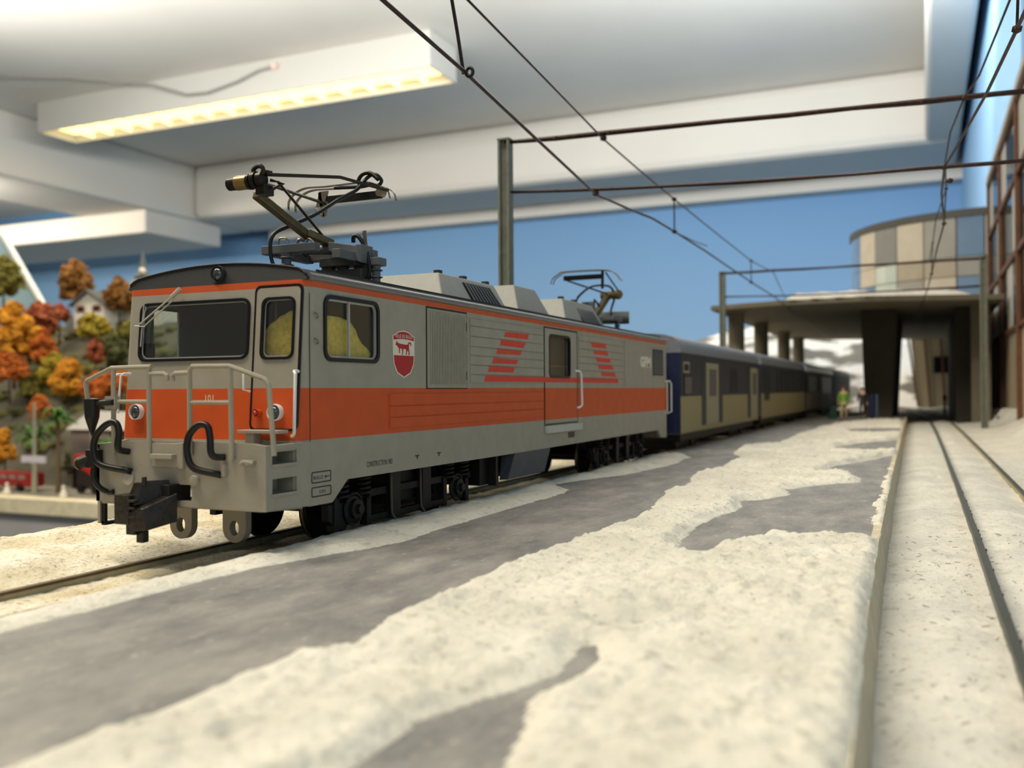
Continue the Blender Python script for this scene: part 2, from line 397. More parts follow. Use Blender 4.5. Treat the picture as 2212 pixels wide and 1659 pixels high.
M_snow_r = snow_mat('greyer_trackbed_snow', (204, 202, 194), (224, 221, 210), dirt_pit_shade=-.01, bump=1., bs=12.)
M_sand = snow_mat('sandy_snow_ground', (198, 182, 142), (236, 230, 212), dirt_pit_shade=.05, speck=(120, 96, 58))
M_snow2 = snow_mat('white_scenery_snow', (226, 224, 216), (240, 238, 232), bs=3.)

# ------------------------------------------------------------------ the room
def struct(o): o['kind'] = 'structure'; return o
struct(MB().bx(-420, 60, -70, 262, 72.3, 74).build('ceiling', M_ceil))
struct(MB().bx(-420, 60, -70, 262, -97, -95).build('floor', M_floor))
struct(MB().bx(-420, 12, 256, 259, -95, 72.3).build('wall_back', M_back, base=(-200, 256, 0)))
wr = MB(); wr.bx(9, 11, 103, 256, -95, 72.3); wr.bx(11, 31, 103, 105, -95, 72.3); wr.bx(31, 33, -70, 105, -95, 72.3)
struct(wr.build('wall_right', M_right, base=(9, 100, 0)))
struct(MB().bx(-420, -417, -70, 256, -95, 72.3).build('wall_left', M_ceil))
struct(MB().bx(-207, 8, 222, 250, 55.8, 72.3).build('trim_1', M_beam, bevel=2.))
struct(MB().bx(-235, -207.2, -70, 250, 55.9, 72.3).build('trim_2', M_beam, bevel=.8))
struct(MB().bx(.7, 7.6, -70, 222, 55.9, 72.3).build('trim_3', M_beam, bevel=.8))
struct(MB().bx(-330, -208, 204, 236, 49, 55.9).build('trim_4', M_beam, bevel=.6))
struct(MB().bx(-417, -330, 190, 230, 50, 72.3).build('trim_5', M_beam, bevel=.6))
struct(MB().bx(-200, 9, 250.2, 256, 52.8, 72.3).build('trim_6', M_beam))

# ceiling batten lamp
def batten(x0, x1, y0, y1, zb, zt, label, blades=17):
    r = thing('batten_lamp', label, 'ceiling lamp', ((x0 + x1) / 2, (y0 + y1) / 2, zt), 'batten lamps under the ceiling')
    h = MB()
    w = .35
    h.bx(x0, x1, y0, y0 + w, zb, zt); h.bx(x0, x1, y1 - w, y1, zb, zt); h.bx(x0, x0 + w, y0 + w, y1 - w, zb, zt); h.bx(x1 - w, x1, y0 + w, y1 - w, zb, zt); h.bx(x0 + w, x1 - w, y0 + w, y1 - w, zb + 2.4, zt)
    h.build('housing', M_lamp, r)
    MB().bx(x0 + w + .1, x1 - w - .1, y0 + w + .1, y1 - w - .1, zb + 2.0, zb + 2.3).build('diffuser', M_glow, r)
    n = blades
    for i in range(1, n):
        x = x0 + w + (x1 - x0 - 2 * w) * i / n
        MB().bx(x - .12, x + .12, y0 + w, y1 - w, zb + .45, zb + 1.9).build('louvre_blade', M_blade, r)
    return r
M_lamp = mat('white_lamp_enamel', (186, 185, 179), .5, var=.0)
M_glow = mat('glowing_lamp_diffuser', (255, 230, 150), .6, var=0, emit=(1.0, .80, .36), estr=2.0)
M_blade = mat('translucent_lamp_louvre', (250, 240, 190), .5, var=0, emit=(1.0, .84, .45), estr=1.0)
batten(-195, -87, 157.5, 168.5, 65, 72.2, 'long white ceiling lamp with glowing yellow louvre above the locomotive')
pts = [(-235, 120, 72), (-215, 126, 72), (-190, 138, 71.9), (-172, 147, 71.8), (-158, 156, 70.9), (-148, 157, 67.5), (-142, 157.1, 67.2), (-134, 157.1, 68.4), (-128, 157.1, 70), (-124, 157.1, 70.3)]
ca = thing('ceiling_cable', 'thin grey cable along the ceiling, sagging in front of the lamp', 'cable', (-180, 140, 71.9))
MB().tube(pts, .35, 8).build('cable', mat('grey_cable', (140, 138, 134), .5), ca, smooth=True)
MB().lathe([(0.1, -.5), (.7, -.4), (.7, .2), (.1, .4)], pts[-1], 'y', 12).build('cable_end', mat('copper_cable_end', (225, 190, 175), .4), ca)
MB().bx(-203, -201.6, 131, 133, 70.6, 72.3).build('cable_clip', mat('dark_cable_clip', (90, 88, 86), .5), ca)

# ------------------------------------------------------------------ ground
Z_PLAT = .165
def gz_left(X, Y):
    z = -.085 + .03 * fbm(X, Y, 2.3, 4, 3) + .02 * fbm(X, Y, 11, 2, 9)
    bank = np.clip((-8.0 - X) / .9, 0, 1); bank = bank * bank * (3 - 2 * bank)
    z = z + bank * (.17 + .09 * fbm(X, Y, 1.1, 3, 5)) * np.clip((14 - Y) / 4, .25, 1)
    # edge of the module rolls off
    roll = np.clip((-10.2 - X) / .5, 0, 1); z = z - roll ** 2 * .6
    z = z + .035 * np.clip((X + 6.75) / .3, 0, 1)
    return z
xs = np.arange(-10.8, -6.28, .05)
ys = np.concatenate([np.arange(2.5, 16, .05), np.arange(16, 26, .15), np.arange(26, 105, .6)])
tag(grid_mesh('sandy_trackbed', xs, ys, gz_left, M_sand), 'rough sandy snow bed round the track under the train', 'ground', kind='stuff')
def gz_right(X, Y):
    z = -.14 + .05 * fbm(X, Y, 1.1, 3, 13) + .03 * fbm(X, Y, 5, 3, 8)
    c = np.interp(Y, [0, 25, 46, 64, 80, 92], [1.07, 1.0, .92, .85, .3, -.6])
    d = np.abs(X - c)
    z = z + .06 * np.exp(-(d / .35) ** 2)
    b = np.clip((X - c - 1.0) / 1.6, 0, 1); z = z + b * (.12 + .25 * np.clip(fbm(X, Y, .55, 3, 21), -.3, 1))
    lb = np.clip((X - 3.1) / .6, 0, 1) * np.clip((Y - 25) / 10, 0, 1); z = z + lb * (.35 + .9 * fbm(X, Y, .5, 3, 31))
    e = np.exp(-((X - np.interp(Y, [3.6, 10, 27, 63], [-.31, -.46, -.66, -.98]) - .1) / .12) ** 2)
    return z - np.exp(-((X - np.interp(Y, [3.6, 10, 27, 63], [-.31, -.46, -.66, -.98])) / .35) ** 2) * .10
xs = np.concatenate([np.arange(-1.2, 2.4, .045), np.arange(2.4, 9, .25)])
ys = np.concatenate([np.arange(1.5, 16, .05), np.arange(16, 30, .12), np.arange(30, 102, .8)])
def keep_r(X, Y): return X > np.interp(Y, [3.6, 10, 27, 63, 70, 128], [-.31, -.46, -.66, -.98, -1.2, -1.2]) - .14
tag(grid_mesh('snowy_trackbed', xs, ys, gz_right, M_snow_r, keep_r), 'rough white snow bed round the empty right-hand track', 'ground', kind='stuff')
# far ground beyond the platform
tag(MB().bx(-60, 8.9, 63.5, 102.5, -1.2, -.22).build('layout_board', mat('layout_board_snow', (196, 190, 172), .8)), 'pale snow-covered board beyond the platform and bridge', 'ground')

EDGE = [(-.30, 1.2), (-.31, 3.67), (-.32, 4.31), (-.35, 5.37), (-.40, 7.11), (-.43, 8.48), (-.47, 10.48), (-.52, 14.27), (-.58, 18.78), (-.66, 27.4), (-.82, 41.66), (-.98, 62.5)]
pl = thing('platform', 'grey station platform slab between the two tracks', 'platform', (-3.3, 30, 0))
poly = [(-6.25, 1.2)] + EDGE + [(-6.25, 62.5)]
MB().plate(poly, [], lambda x, y: (x, y, Z_PLAT), (0, 0, -.4)).build('platform_deck', M_asph, pl)
mb = MB()
n = len(EDGE)
for i in range(n - 1):
    a, b = EDGE[i], EDGE[i + 1]
    mb.hexa([(a[0] - .08, a[1], -.34), (a[0] + .085, a[1], -.34), (b[0] + .085, b[1], -.34), (b[0] - .08, b[1], -.34)],
            [(a[0] - .08, a[1], Z_PLAT + .006), (a[0] + .012, a[1], Z_PLAT + .012), (b[0] + .012, b[1], Z_PLAT + .012), (b[0] - .08, b[1], Z_PLAT + .006)])
mb.build('edge_wall', M_edge, pl)
MB().bx(-6.30, -6.24, 1.2, 62.5, -.1, Z_PLAT + .008).build('edge_strip', mat('brown_edge_strip', (120, 98, 72), .7), pl)

# snow lying on the platform
S_MAIN = [(-5.2, .6), (-4.4, 1.2), (-4.06, 1.8), (-3.87, 2.32), (-3.75, 2.83), (-3.74, 3.11), (-3.75, 3.31), (-3.68, 3.51), (-3.68, 3.83), (-3.68, 4.12), (-3.66, 4.51), (-3.67, 4.7), (-3.5, 4.85), (-3.43, 5.06), (-3.51, 5.4), (-3.63, 5.85), (-3.64, 6.31), (-3.64, 6.95), (-3.67, 7.45), (-3.66, 8.13), (-3.65, 8.69), (-3.56, 9.09), (-3.49, 9.78), (-3.55, 10.6), (-3.46, 11.23), (-3.39, 11.82), (-3.56, 12.76), (-3.87, 14.94), (-3.79, 16.12), (-4.19, 18.01), (-3.74, 18.96), (-4.02, 20.37), (-4.02, 22.76), (-4.57, 24.36), (-4.76, 26.59), (-4.09, 28.72), (-4.24, 35.21), (-4.09, 41.43), (-3.92, 46.01), (-3.12, 49.55), (-2.6, 52), (-1.0, 52)] + [(x + .1, y) for x, y in EDGE[::-1]][1:]
S_HOLES = [[(-2.36, 9.49), (-2.52, 11.16), (-2.48, 11.99), (-2.33, 12.99), (-2.45, 13.96), (-2.23, 14.25), (-1.91, 14.99), (-2.05, 15.78), (-1.79, 16.54), (-1.08, 17.48), (-1.03, 18.22), (-1.32, 18.96), (-1.83, 19.28), (-1.73, 20.99), (-1.0, 23.22), (-.8, 24.38), (-.6, 24.67), (-.68, 19.66), (-.67, 16.62), (-.67, 14.14), (-.6, 13.41), (-.61, 12.3), (-.49, 11.16), (-.63, 10.93), (-.95, 10.94), (-1.31, 10.78), (-1.5, 10.98), (-1.73, 10.72), (-1.8, 10.16), (-2.03, 9.77), (-2.11, 9.25)],
    [(-2.43, 27.5), (-1.83, 29.93), (-.73, 32.19), (-.66, 26.6), (-1.22, 25.96), (-1.97, 26.65)],
    [(-2.88, 40.19), (-1.86, 41.58), (-.78, 41.86), (-.72, 36.84), (-1.73, 36.92), (-2.55, 37.81)],
    [(-2.40, 2.2), (-2.32, 3.46), (-2.30, 3.81), (-2.33, 4.07), (-2.22, 4.36), (-2.13, 4.59), (-2.05, 4.8), (-1.97, 5.02), (-1.99, 5.34), (-2.03, 5.68), (-1.98, 5.73), (-1.87, 5.48), (-1.84, 5.25), (-1.87, 5.02), (-1.95, 4.74), (-1.95, 4.52), (-1.83, 4.18), (-1.78, 3.95), (-1.68, 3.57), (-1.76, 3.1), (-1.8, 2.2)],  # narrow gap cut into the snow in place of its edge shadow
    [(-2.14, 6.29), (-2.01, 6.33), (-1.85, 6.5), (-1.84, 6.36), (-1.93, 6.18), (-2.04, 6.16)]]
S_STRIP = [(-6.33, 3.2), (-5.95, 3.2), (-5.87, 4.22), (-5.85, 4.98), (-5.84, 5.79), (-5.81, 6.96), (-5.67, 7.49), (-5.55, 7.94), (-5.38, 8.37), (-5.25, 8.92), (-5.33, 9.82), (-5.33, 10.69), (-5.35, 11.91), (-5.31, 13.0), (-5.31, 13.96), (-5.48, 14.58), (-5.94, 15.2), (-6.33, 15.4)]
S_TIP = [(-6.33, 15.0), (-6.02, 15.1), (-5.82, 16.11), (-5.58, 16.68), (-5.35, 17.28), (-5.24, 18.43), (-5.07, 20.14), (-5.26, 22.52), (-5.67, 23.63), (-6.33, 24.0)]
def patch(name, polys, holes, xs, ys, thick, label, wid=.21, seed=0, rough=1., far_edge=True):
    st = {}
    def sd(X, Y):
        d = sdist(X, Y, polys)
        for h in holes: d = np.minimum(d, -sdist(X, Y, h))
        far = np.clip((Y - 4) / 12, .25, 1)
        return d + (.09 * fbm(X, Y, 1.6, 3, seed) + .05 * fbm(X, Y, 6, 3, seed + 4)) * far
    def zf(X, Y):
        d = st['d'] = sd(X, Y)
        t = np.clip(d / wid, -1, 1); s = np.where(t > 0, t * t * (3 - 2 * t), 0)
        g = fbm(X, Y, 7., 3, seed + 7, .6); g2 = fbm(X, Y, 1.3, 3, seed + 11)
        z = Z_PLAT + s * (thick * (1 + .9 * g2) + rough * (.032 * g + .05 * np.clip(fbm(X, Y, 12, 2, seed + 9, .6), -.12, 1))) + .004
        return np.where(d < 0, Z_PLAT - .03 + .25 * np.clip(d, -.1, 0), z)
    def eg(Y): return np.interp(Y, [p[1] for p in EDGE], [p[0] for p in EDGE]) + .012 + .02 * fbm(Y * 0, Y, 2.5, 3, 2)
    def kp(X, Y): return (st['d'] > 0) & (X < eg(Y))
    def zf2(X, Y):
        z = zf(X, Y); k = np.clip((eg(Y) - X) / .07, 0, 1) ** .5
        return Z_PLAT + (z - Z_PLAT) * (.15 + .85 * k) if far_edge else z
    o = grid_mesh(name, xs, ys, zf2, M_snow, kp, warp=lambda X, Y: np.minimum(X, eg(Y)))
    return tag(o, label, 'snow', kind='stuff')
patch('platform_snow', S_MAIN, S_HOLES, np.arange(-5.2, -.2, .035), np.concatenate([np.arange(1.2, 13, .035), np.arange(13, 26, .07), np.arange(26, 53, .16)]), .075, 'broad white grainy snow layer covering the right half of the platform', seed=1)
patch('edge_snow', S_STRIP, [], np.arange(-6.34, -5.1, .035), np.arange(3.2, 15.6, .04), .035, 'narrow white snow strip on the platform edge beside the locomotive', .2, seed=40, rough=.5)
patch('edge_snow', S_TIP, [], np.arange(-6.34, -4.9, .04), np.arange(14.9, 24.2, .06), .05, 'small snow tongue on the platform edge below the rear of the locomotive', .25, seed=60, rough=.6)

# tracks
def rail_path(path, w=.045, h=.13, name='rail', parent=None, m=None, web=None):
    mb = MB()
    for i in range(len(path) - 1):
        (x0, y0), (x1, y1) = path[i], path[i + 1]
        mb.hexa([(x0 - w / 2, y0, -h), (x0 + w / 2, y0, -h), (x1 + w / 2, y1, -h), (x1 - w / 2, y1, -h)], [(x0 - w / 2, y0, -.03), (x0 + w / 2, y0, -.03), (x1 + w / 2, y1, -.03), (x1 - w / 2, y1, -.03)])
    o = mb.build('rail_web', web or M_railpale, parent)
    mb = MB(); w2 = w * 1.5
    for i in range(len(path) - 1):
        (x0, y0), (x1, y1) = path[i], path[i + 1]
        mb.hexa([(x0 - w2 / 2, y0, -.03), (x0 + w2 / 2, y0, -.03), (x1 + w2 / 2, y1, -.03), (x1 - w2 / 2, y1, -.03)], [(x0 - w2 / 2, y0, 0), (x0 + w2 / 2, y0, 0), (x1 + w2 / 2, y1, 0), (x1 - w2 / 2, y1, 0)])
    h = mb.build('rail_head', m or M_railtop, o)
    return o
tr = thing('railway_track', 'rusty narrow-gauge track under the train', 'railway track', (-7.32, 50, -.13))
for x in (-7.82, -6.82): rail_path([(x, 2.0), (x, 30), (x, 100)], .05, .14, parent=tr)
tr = thing('railway_track', 'empty snow-bedded track right of the platform', 'railway track', (1.1, 50, -.13))
CL = [(1.08, 1.0), (1.08, 7), (1.08, 13), (1.06, 20), (1.02, 30), (.95, 42), (.85, 52), (.75, 60), (.55, 68), (.2, 76), (-.3, 83), (-1.2, 91), (-2.6, 99), (-4.5, 107)]
rail_path([(x - .5, y) for x, y in CL], .05, .13, parent=tr, m=mat('dark_green_rail_steel', (72, 74, 62), .4, metal=.5, var=.2), web=mat('dark_green_rail_steel', (72, 74, 62)))
rail_path([(x + .5, y) for x, y in CL], .05, .13, parent=tr, m=mat('dark_green_rail_steel', (72, 74, 62)))
y = 3.2
while y < 22:
    x = np.interp(y, [c[1] for c in CL], [c[0] for c in CL])
    MB().bx(x - .475, x - .445 + random.uniform(-.005, .015), y, y + .035, -.11, -.035 + random.uniform(-.02, 0)).build('rail_chair', M_dark, tr)
    y += .42
def straw(n, x0, x1, y0, y1, zf, m, name, label):
    mb = MB()
    for i in range(n):
        x, y = random.uniform(x0, x1), random.uniform(y0, y1); z = zf(np.array([[x]]), np.array([[y]]))[0, 0] + .006
        a = random.uniform(0, math.pi); l = random.uniform(.02, .07)
        mb.tube([(x, y, z), (x + l * math.cos(a), y + l * math.sin(a), z + random.uniform(0, .015))], .0035, 3)
    tag(mb.build(name, m), label, 'grit', kind='stuff')
straw(260, -.25, 2.3, 4.5, 14, gz_right, mat('dark_fibre', (130, 120, 98), .8), 'snow_grit', 'dark little fibres lying in the snow of the right-hand track')
# ------------------------------------------------------------------ the locomotive
XR, XL, XC = -6.04, -8.60, -7.32          # right side (towards the platform), left side, centre line
YF, YB = 8.03, 23.40
loco = thing('electric_locomotive', 'grey and orange model electric locomotive numbered 101 with raised pantographs', 'locomotive', (XC, 15.7, 0))
def yfr(z): return YF + max(0, z - 1.25) * .075
ZT = 3.045
DX = Vector((1, 0, 0)); DY = Vector((0, 1, 0)); DZ = Vector((0, 0, 1))
# right and left side walls, with window holes
def side_wall(x, s):
    w = MB()
    outer = [(8.2, .60), (8.63, .60), (8.93, .83), (12.76, .82), (22.48, .83), (22.75, .63), (23.3, .62), (23.3, ZT), (8.33, ZT), (8.2, 1.25)]
    holes = [rrect(8.50, 9.57, 2.20, 2.88, .09)[::-1]]
    if s > 0: holes.append(rrect(15.18, 16.2, 2.08, 2.80, .08)[::-1])
    w.plate(outer, holes, lambda a, b: (x, a, b), (-.06 * s, 0, 0))
    return w.build('side_wall', M_paint, loco)
side_wall(XR, 1); side_wall(XL, -1)
# front wall: raked panel with windscreen and door window, and rounded corner posts
fw = MB()
def F3(a, b): return (a, yfr(b), b)
def split_front():
    outer = [(-8.52, 1.25), (-6.13, 1.25), (-6.13, 1.88), (-6.13, ZT), (-8.52, ZT), (-8.52, 1.88)]
    fw.plate(outer, [rrect(-8.36, -6.78, 2.21, 2.86, .09)[::-1], rrect(-6.59, -6.17, 2.20, 2.85, .08)[::-1]], F3, (0, .05, 0))
split_front()
fw.build('front_wall', M_paint, loco)
for s, x0, xs_ in ((1, -6.13, XR), (-1, -8.52, XL)):
    cp = MB(); zs = [.62, 1.25, 1.88, 2.4, ZT]; vs = []; K = 6
    for z in zs:
        yf = yfr(z)
        for k in range(K + 1):
            q = math.pi / 2 * k / K
            vs.append((x0 + (xs_ - x0) * math.sin(q), yf + .17 * (1 - math.cos(q)), z))
    fs = [(i * (K + 1) + k, i * (K + 1) + k + 1, (i + 1) * (K + 1) + k + 1, (i + 1) * (K + 1) + k) for i in range(len(zs) - 1) for k in range(K)]
    cp.add(vs, fs); cp.build('corner_post', M_paint, loco, smooth=True)
MB().plate([(-8.56, .6), (-6.08, .6), (-6.08, ZT), (-8.56, ZT)], [], lambda a, b: (a, 23.3, b), (0, .1, 0)).build('rear_wall', M_paint, loco)
# front door frame line
d = MB(); d.plate(rrect(-6.71, -6.07, 1.42, 3.0, .07), [rrect(-6.685, -6.095, 1.44, 2.975, .055)[::-1]], lambda a, b: (a, yfr(b) - .008, b), (0, .02, 0))
door = d.build('front_door_seal', M_seal, loco)
MB().plate(rrect(-6.685, -6.10, 1.44, 2.97, .055), [rrect(-6.59, -6.17, 2.20, 2.85, .08)[::-1]], lambda a, b: (a, yfr(b) - .006, b), (0, .02, 0)).build('front_door', M_paint, loco)
# windows
def window(name, x0, x1, z0, z1, fn, d, parent=loco, r=.09, silver=True, seal=.045):
    s = MB().plate(rrect(x0 - seal, x1 + seal, z0 - seal, z1 + seal, r + seal), [rrect(x0 + .012, x1 - .012, z0 + .012, z1 - .012, r)[::-1]], fn, d).build(name, M_seal, parent)
    g = MB().plate(rrect(x0, x1, z0, z1, r), [], lambda a, b: tuple(Vector(fn(a, b)) + Vector(d) * .9), Vector(d) * .15).build('window_pane', M_glassm, s)
    if silver:
        MB().plate(rrect(x0 + .006, x1 - .006, z0 + .006, z1 - .006, r), [rrect(x0 + .034, x1 - .034, z0 + .034, z1 - .034, r - .02)[::-1]], lambda a, b: tuple(Vector(fn(a, b)) + Vector(d) * .45), Vector(d) * .4).build('silver_trim', M_silver, s)
    return s
window('windscreen', -8.36, -6.78, 2.21, 2.86, lambda a, b: (a, yfr(b) - .02, b), (0, .05, 0), silver=False, seal=.016)
window('front_door_window', -6.59, -6.17, 2.20, 2.85, lambda a, b: (a, yfr(b) - .022, b), (0, .05, 0), r=.07, silver=False, seal=.015)
w = window('side_window', 8.50, 9.57, 2.20, 2.88, lambda a, b: (XR + .022, a, b), (-.06, 0, 0), seal=.032)
MB().bx(XR - .02, XR + .005, 8.955, 8.985, 2.21, 2.87).build('mullion', M_silver, w)
w2 = window('side_window', 8.50, 9.57, 2.20, 2.88, lambda a, b: (XL - .022, a, b), (.06, 0, 0))
MB().bx(XL - .005, XL + .02, 8.955, 8.985, 2.21, 2.87).build('mullion', M_silver, w2)
for z in (2.66, 2.38):
    MB().tube([(XR + .002, 8.31, z + .03), (XR + .045, 8.30, z + .02), (XR + .045, 8.32, z - .02), (XR + .002, 8.36, z - .02)], .008, 6).build('window_hook', M_gutter, loco)
# windscreen bright inner rims
MB().plate(rrect(-8.345, -6.795, 2.225, 2.845, .085), [rrect(-8.33, -6.81, 2.24, 2.83, .08)[::-1]], lambda a, b: (a, yfr(b) + .012, b), (0, .006, 0)).build('windscreen_rim', M_silver, loco)
MB().plate(rrect(-6.58, -6.18, 2.215, 2.84, .065), [rrect(-6.568, -6.192, 2.23, 2.825, .06)[::-1]], lambda a, b: (a, yfr(b) + .012, b), (0, .006, 0)).build('door_window_rim', M_silver, loco)
# cab interior
M_cab = mat('dark_grey_cab_moulding', (30, 33, 34), .6, var=.1)
cb = MB(); cb.bx(-8.53, -7.06, 8.93, 8.97, 1.9, 2.98); cb.bx(-7.1, -7.04, 8.93, 9.72, 1.9, 2.98); cb.bx(-7.1, -6.12, 9.70, 9.76, 1.9, 2.98)
cb.bx(-8.5, -6.12, 8.25, 9.76, 1.86, 1.92); cb.bx(-8.5, -6.12, 8.35, 9.76, 2.97, 3.02)
cb.bx(-8.50, -8.42, 8.25, 8.4, 2.0, 2.42)
cb.build('cab_partition', M_cab, loco)
MB().hexa([(-8.45, 8.28, 2.19), (-6.75, 8.28, 2.19), (-6.75, 8.52, 2.19), (-8.45, 8.52, 2.19)], [(-8.45, 8.30, 2.24), (-6.75, 8.30, 2.24), (-6.75, 8.50, 2.26), (-8.45, 8.50, 2.26)]).build('control_desk', M_cab, loco)
MB().cyl((-6.56, 8.32, 2.0), (-6.56, 8.32, 2.95), .018, 8).build('cab_grab_bar', M_olive, loco)
fo = MB(); fo.ball((-6.30, 8.50, 2.12), .60, 4, (.86, 1.85, 1.0), .16, 2.2)
fo.v = [(min(x, -6.125), min(max(y, 8.24), 9.68), max(z, 1.94)) for x, y, z in fo.v]
f = fo.build('foam_lump', M_foam, loco, smooth=True)
lab(f, 'yellow packing foam stuffed inside the cab')
cbk = MB(); cbk.bx(-8.5, -6.15, 15.0, 16.4, 1.9, 2.95); cbk.build('machine_room_block', M_cab, loco)
MB().bx(-6.15, -6.11, 15.1, 16.3, 2.26, 2.275).build('machine_room_pipe', M_brass, loco)

# roof
def roof_z(x):
    t = abs((x - XC) / 1.28)
    return ZT + .105 + .135 * (1 - t * t) - .075 * max(0, (t - .90) / .10) ** 2
xs_r = [XC + 1.28 * v for v in (-1, -.985, -.97, -.95, -.9, -.8, -.65, -.5, -.35, -.2, 0, .2, .35, .5, .65, .8, .9, .95, .97, .985, 1)]
prof = [(x, roof_z(x)) for x in xs_r]
rm = MB(); pr = [(XL + .0, ZT)] + prof + [(XR, ZT)]
n = len(pr); y0, y1 = 8.17, 23.38
rm.add([(x, y0 - (.0 if z < 3.1 else 0) + (z - ZT) * .25, z) for x, z in pr] + [(x, y1, z) for x, z in pr],
       [(i, i + 1, n + i + 1, n + i) for i in range(n - 1)] + [tuple(range(n)), tuple(range(n, 2 * n))[::-1]])
rm.build('roof', M_roof, loco, smooth='auto')
for s, x in ((1, XR), (-1, XL)):
    g = MB(); g.tube([(x - .015 * s, 8.22, ZT + .035), (x - .015 * s, 23.36, ZT + .035)], .048, 12); g.build('roof_gutter', M_gutter, loco, smooth='auto')
MB().tube([(x, 8.165 + (z - ZT) * .25, z) for x, z in prof[1:-1]], .012, 6).build('roof_front_bead', M_roof, loco, smooth=True)
MB().bx(XR - .12, XR - .10, 8.5, 23.2, roof_z(XR - .11) - .01, roof_z(XR - .11) + .02).build('roof_drip_strip', M_roof, loco)
# headlamp on the roof front
def lamp(name, x, y, z, r, rim, lens=None, depth=.05):
    o = MB().lathe([(r * .62, .0), (r * .89, -depth * .95), (r * .97, -depth), (r * 1.0, -depth * .5), (r * .95, .02)], (x, y, z), 'y', 24).build(name, rim, loco, smooth='auto')
    MB().lathe([(r * .88, -depth * .6), (r * .55, -depth * 1.1), (r * .25, -depth * 1.45), (.001, -depth * 1.5)], (x, y, z), 'y', 20).build('lamp_lens', lens or M_lens, o, smooth=True)
    return o
M_lens = mat('dark_clear_lens', (70, 74, 78), .05, metal=.35, var=0, spec=1.)
lamp('roof_headlamp', -7.25, 8.20, 3.165, .095, M_roof)
lamp('headlamp', -8.32, 8.03, 1.615, .092, M_white)
h = lamp('headlamp', -6.34, 8.03, 1.615, .092, M_white)
lamp('tail_lamp', -6.58, 8.03, 1.61, .042, M_paint, mat('red_lens', (176, 32, 24), .12, var=0, spec=.8), .05)
text('101', 'number_101', .105, M_cream, loco, (-7.33, YF - .004, 1.735), (1, 0, 0), (0, 0, 1))
# wiper
wp = MB(); yw = lambda z: yfr(z) - .06
wp.tube([(-7.74, yw(3.0), 3.02), (-7.86, yw(2.93), 2.93)], .025, 6)
wp.tube([(-7.86, yw(2.93), 2.93), (-8.33, yw(2.62), 2.63)], .010, 6); wp.tube([(-7.84, yw(2.9), 2.89), (-8.25, yw(2.6), 2.61)], .008, 6)
wp.tube([(-8.40, yw(2.6), 2.615), (-8.24, yw(2.6), 2.60)], .007, 5)
wp.tube([(-8.29, yw(2.85) + .015, 2.86), (-8.31, yw(2.38) + .015, 2.37)], .009, 6); wp.tube([(-8.26, yw(2.85) + .015, 2.84), (-8.29, yw(2.6), 2.61)], .006, 5)
wp.build('windscreen_wiper', M_silver, loco)
# handrails by the front door
def wire(name, pts, r=.014, m=None, parent=None):
    return MB().tube(pts, r, 8).build(name, m or M_white, parent or loco, smooth='auto')
wire('door_handrail', [(-6.07, 8.06, 2.05), (-6.04, 7.95, 2.05), (-6.01, 7.93, 2.02), (-6.02, 7.92, 1.40), (-6.05, 7.94, 1.375), (-6.13, 8.02, 1.36)], .017)
wire('door_handrail', [(-6.69, 8.03, 2.05), (-6.70, 7.95, 2.05), (-6.70, 7.94, 2.03), (-6.70, 7.94, 1.86), (-6.68, 8.02, 1.84)], .012)
wire('door_handrail', [(-8.56, 8.1, 2.05), (-8.58, 7.98, 2.05), (-8.6, 7.95, 2.02), (-8.62, 7.93, 1.40), (-8.56, 8.0, 1.36)], .016)
wire('door_handrail', [(-8.42, 8.03, 2.06), (-8.44, 7.95, 2.06), (-8.47, 7.93, 2.03), (-8.52, 7.93, 1.6)], .012)
st = MB().bx(-6.71, -6.17, 7.84, 8.02, 1.395, 1.43).build('door_step', M_grey, loco, bevel=.005)
MB().bx(-6.63, -6.52, 7.88, 8.0, 1.26, 1.395).build('step_bracket', M_grey, st)

# front apron: buffer beam box with steps cut in its side
YP = 7.46
ap = MB()
ap.plate([(-8.34, .65), (-6.02, .63), (-6.02, 1.29), (-6.18, 1.31), (-7.1, 1.33), (-7.98, 1.31), (-8.34, 1.27)], [rrect(-7.50, -6.98, .70, .87, .03)[::-1]], lambda a, b: (a, YP, b), (0, .05, 0))
bm_ = ap.build('buffer_beam', M_grey, loco)
sd_ = MB(); sd_.plate([(7.511, .635), (8.2, .61), (8.2, 1.30), (7.511, 1.29)], [[(7.56, 1.10), (7.96, 1.10), (7.96, 1.24), (7.56, 1.24)][::-1], [(7.56, .80), (7.96, .80), (7.96, .95), (7.56, .95)][::-1]], lambda a, b: (-6.02, a, b), (-.05, 0, 0))
sd_.build('buffer_beam_side', M_grey, loco)
for z0, z1 in ((1.10, 1.24), (.80, .95)):
    sb = MB(); sb.bx(-6.30, -6.26, 7.52, 8.0, z0 - .03, z1 + .03); sb.bx(-6.28, -6.05, 7.94, 7.98, z0 - .03, z1 + .03); sb.bx(-6.28, -6.0, 7.55, 7.97, z0 - .03, z0)
    sb.build('footstep_well', M_grey, loco)
MB().plate([(7.46, .65), (8.2, .61), (8.2, 1.3), (7.46, 1.27)], [], lambda a, b: (-8.34 - (a - 7.46) * .3, a, b), (.05, 0, 0)).build('buffer_beam_side', M_grey, loco)
MB().plate([(-8.34, 7.47), (-6.03, 7.47), (-6.03, 8.2), (-8.52, 8.2)], [], lambda a, b: (a, b, 1.262), (0, 0, -.04)).build('front_footplate', M_grey, loco)
MB().plate([(8.16, .58), (8.16, .645), (7.5, .66), (7.5, .62)], [], lambda a, b: (-8.3, a, b), (2.2, 0, 0)).build('front_floor', M_grey, loco)
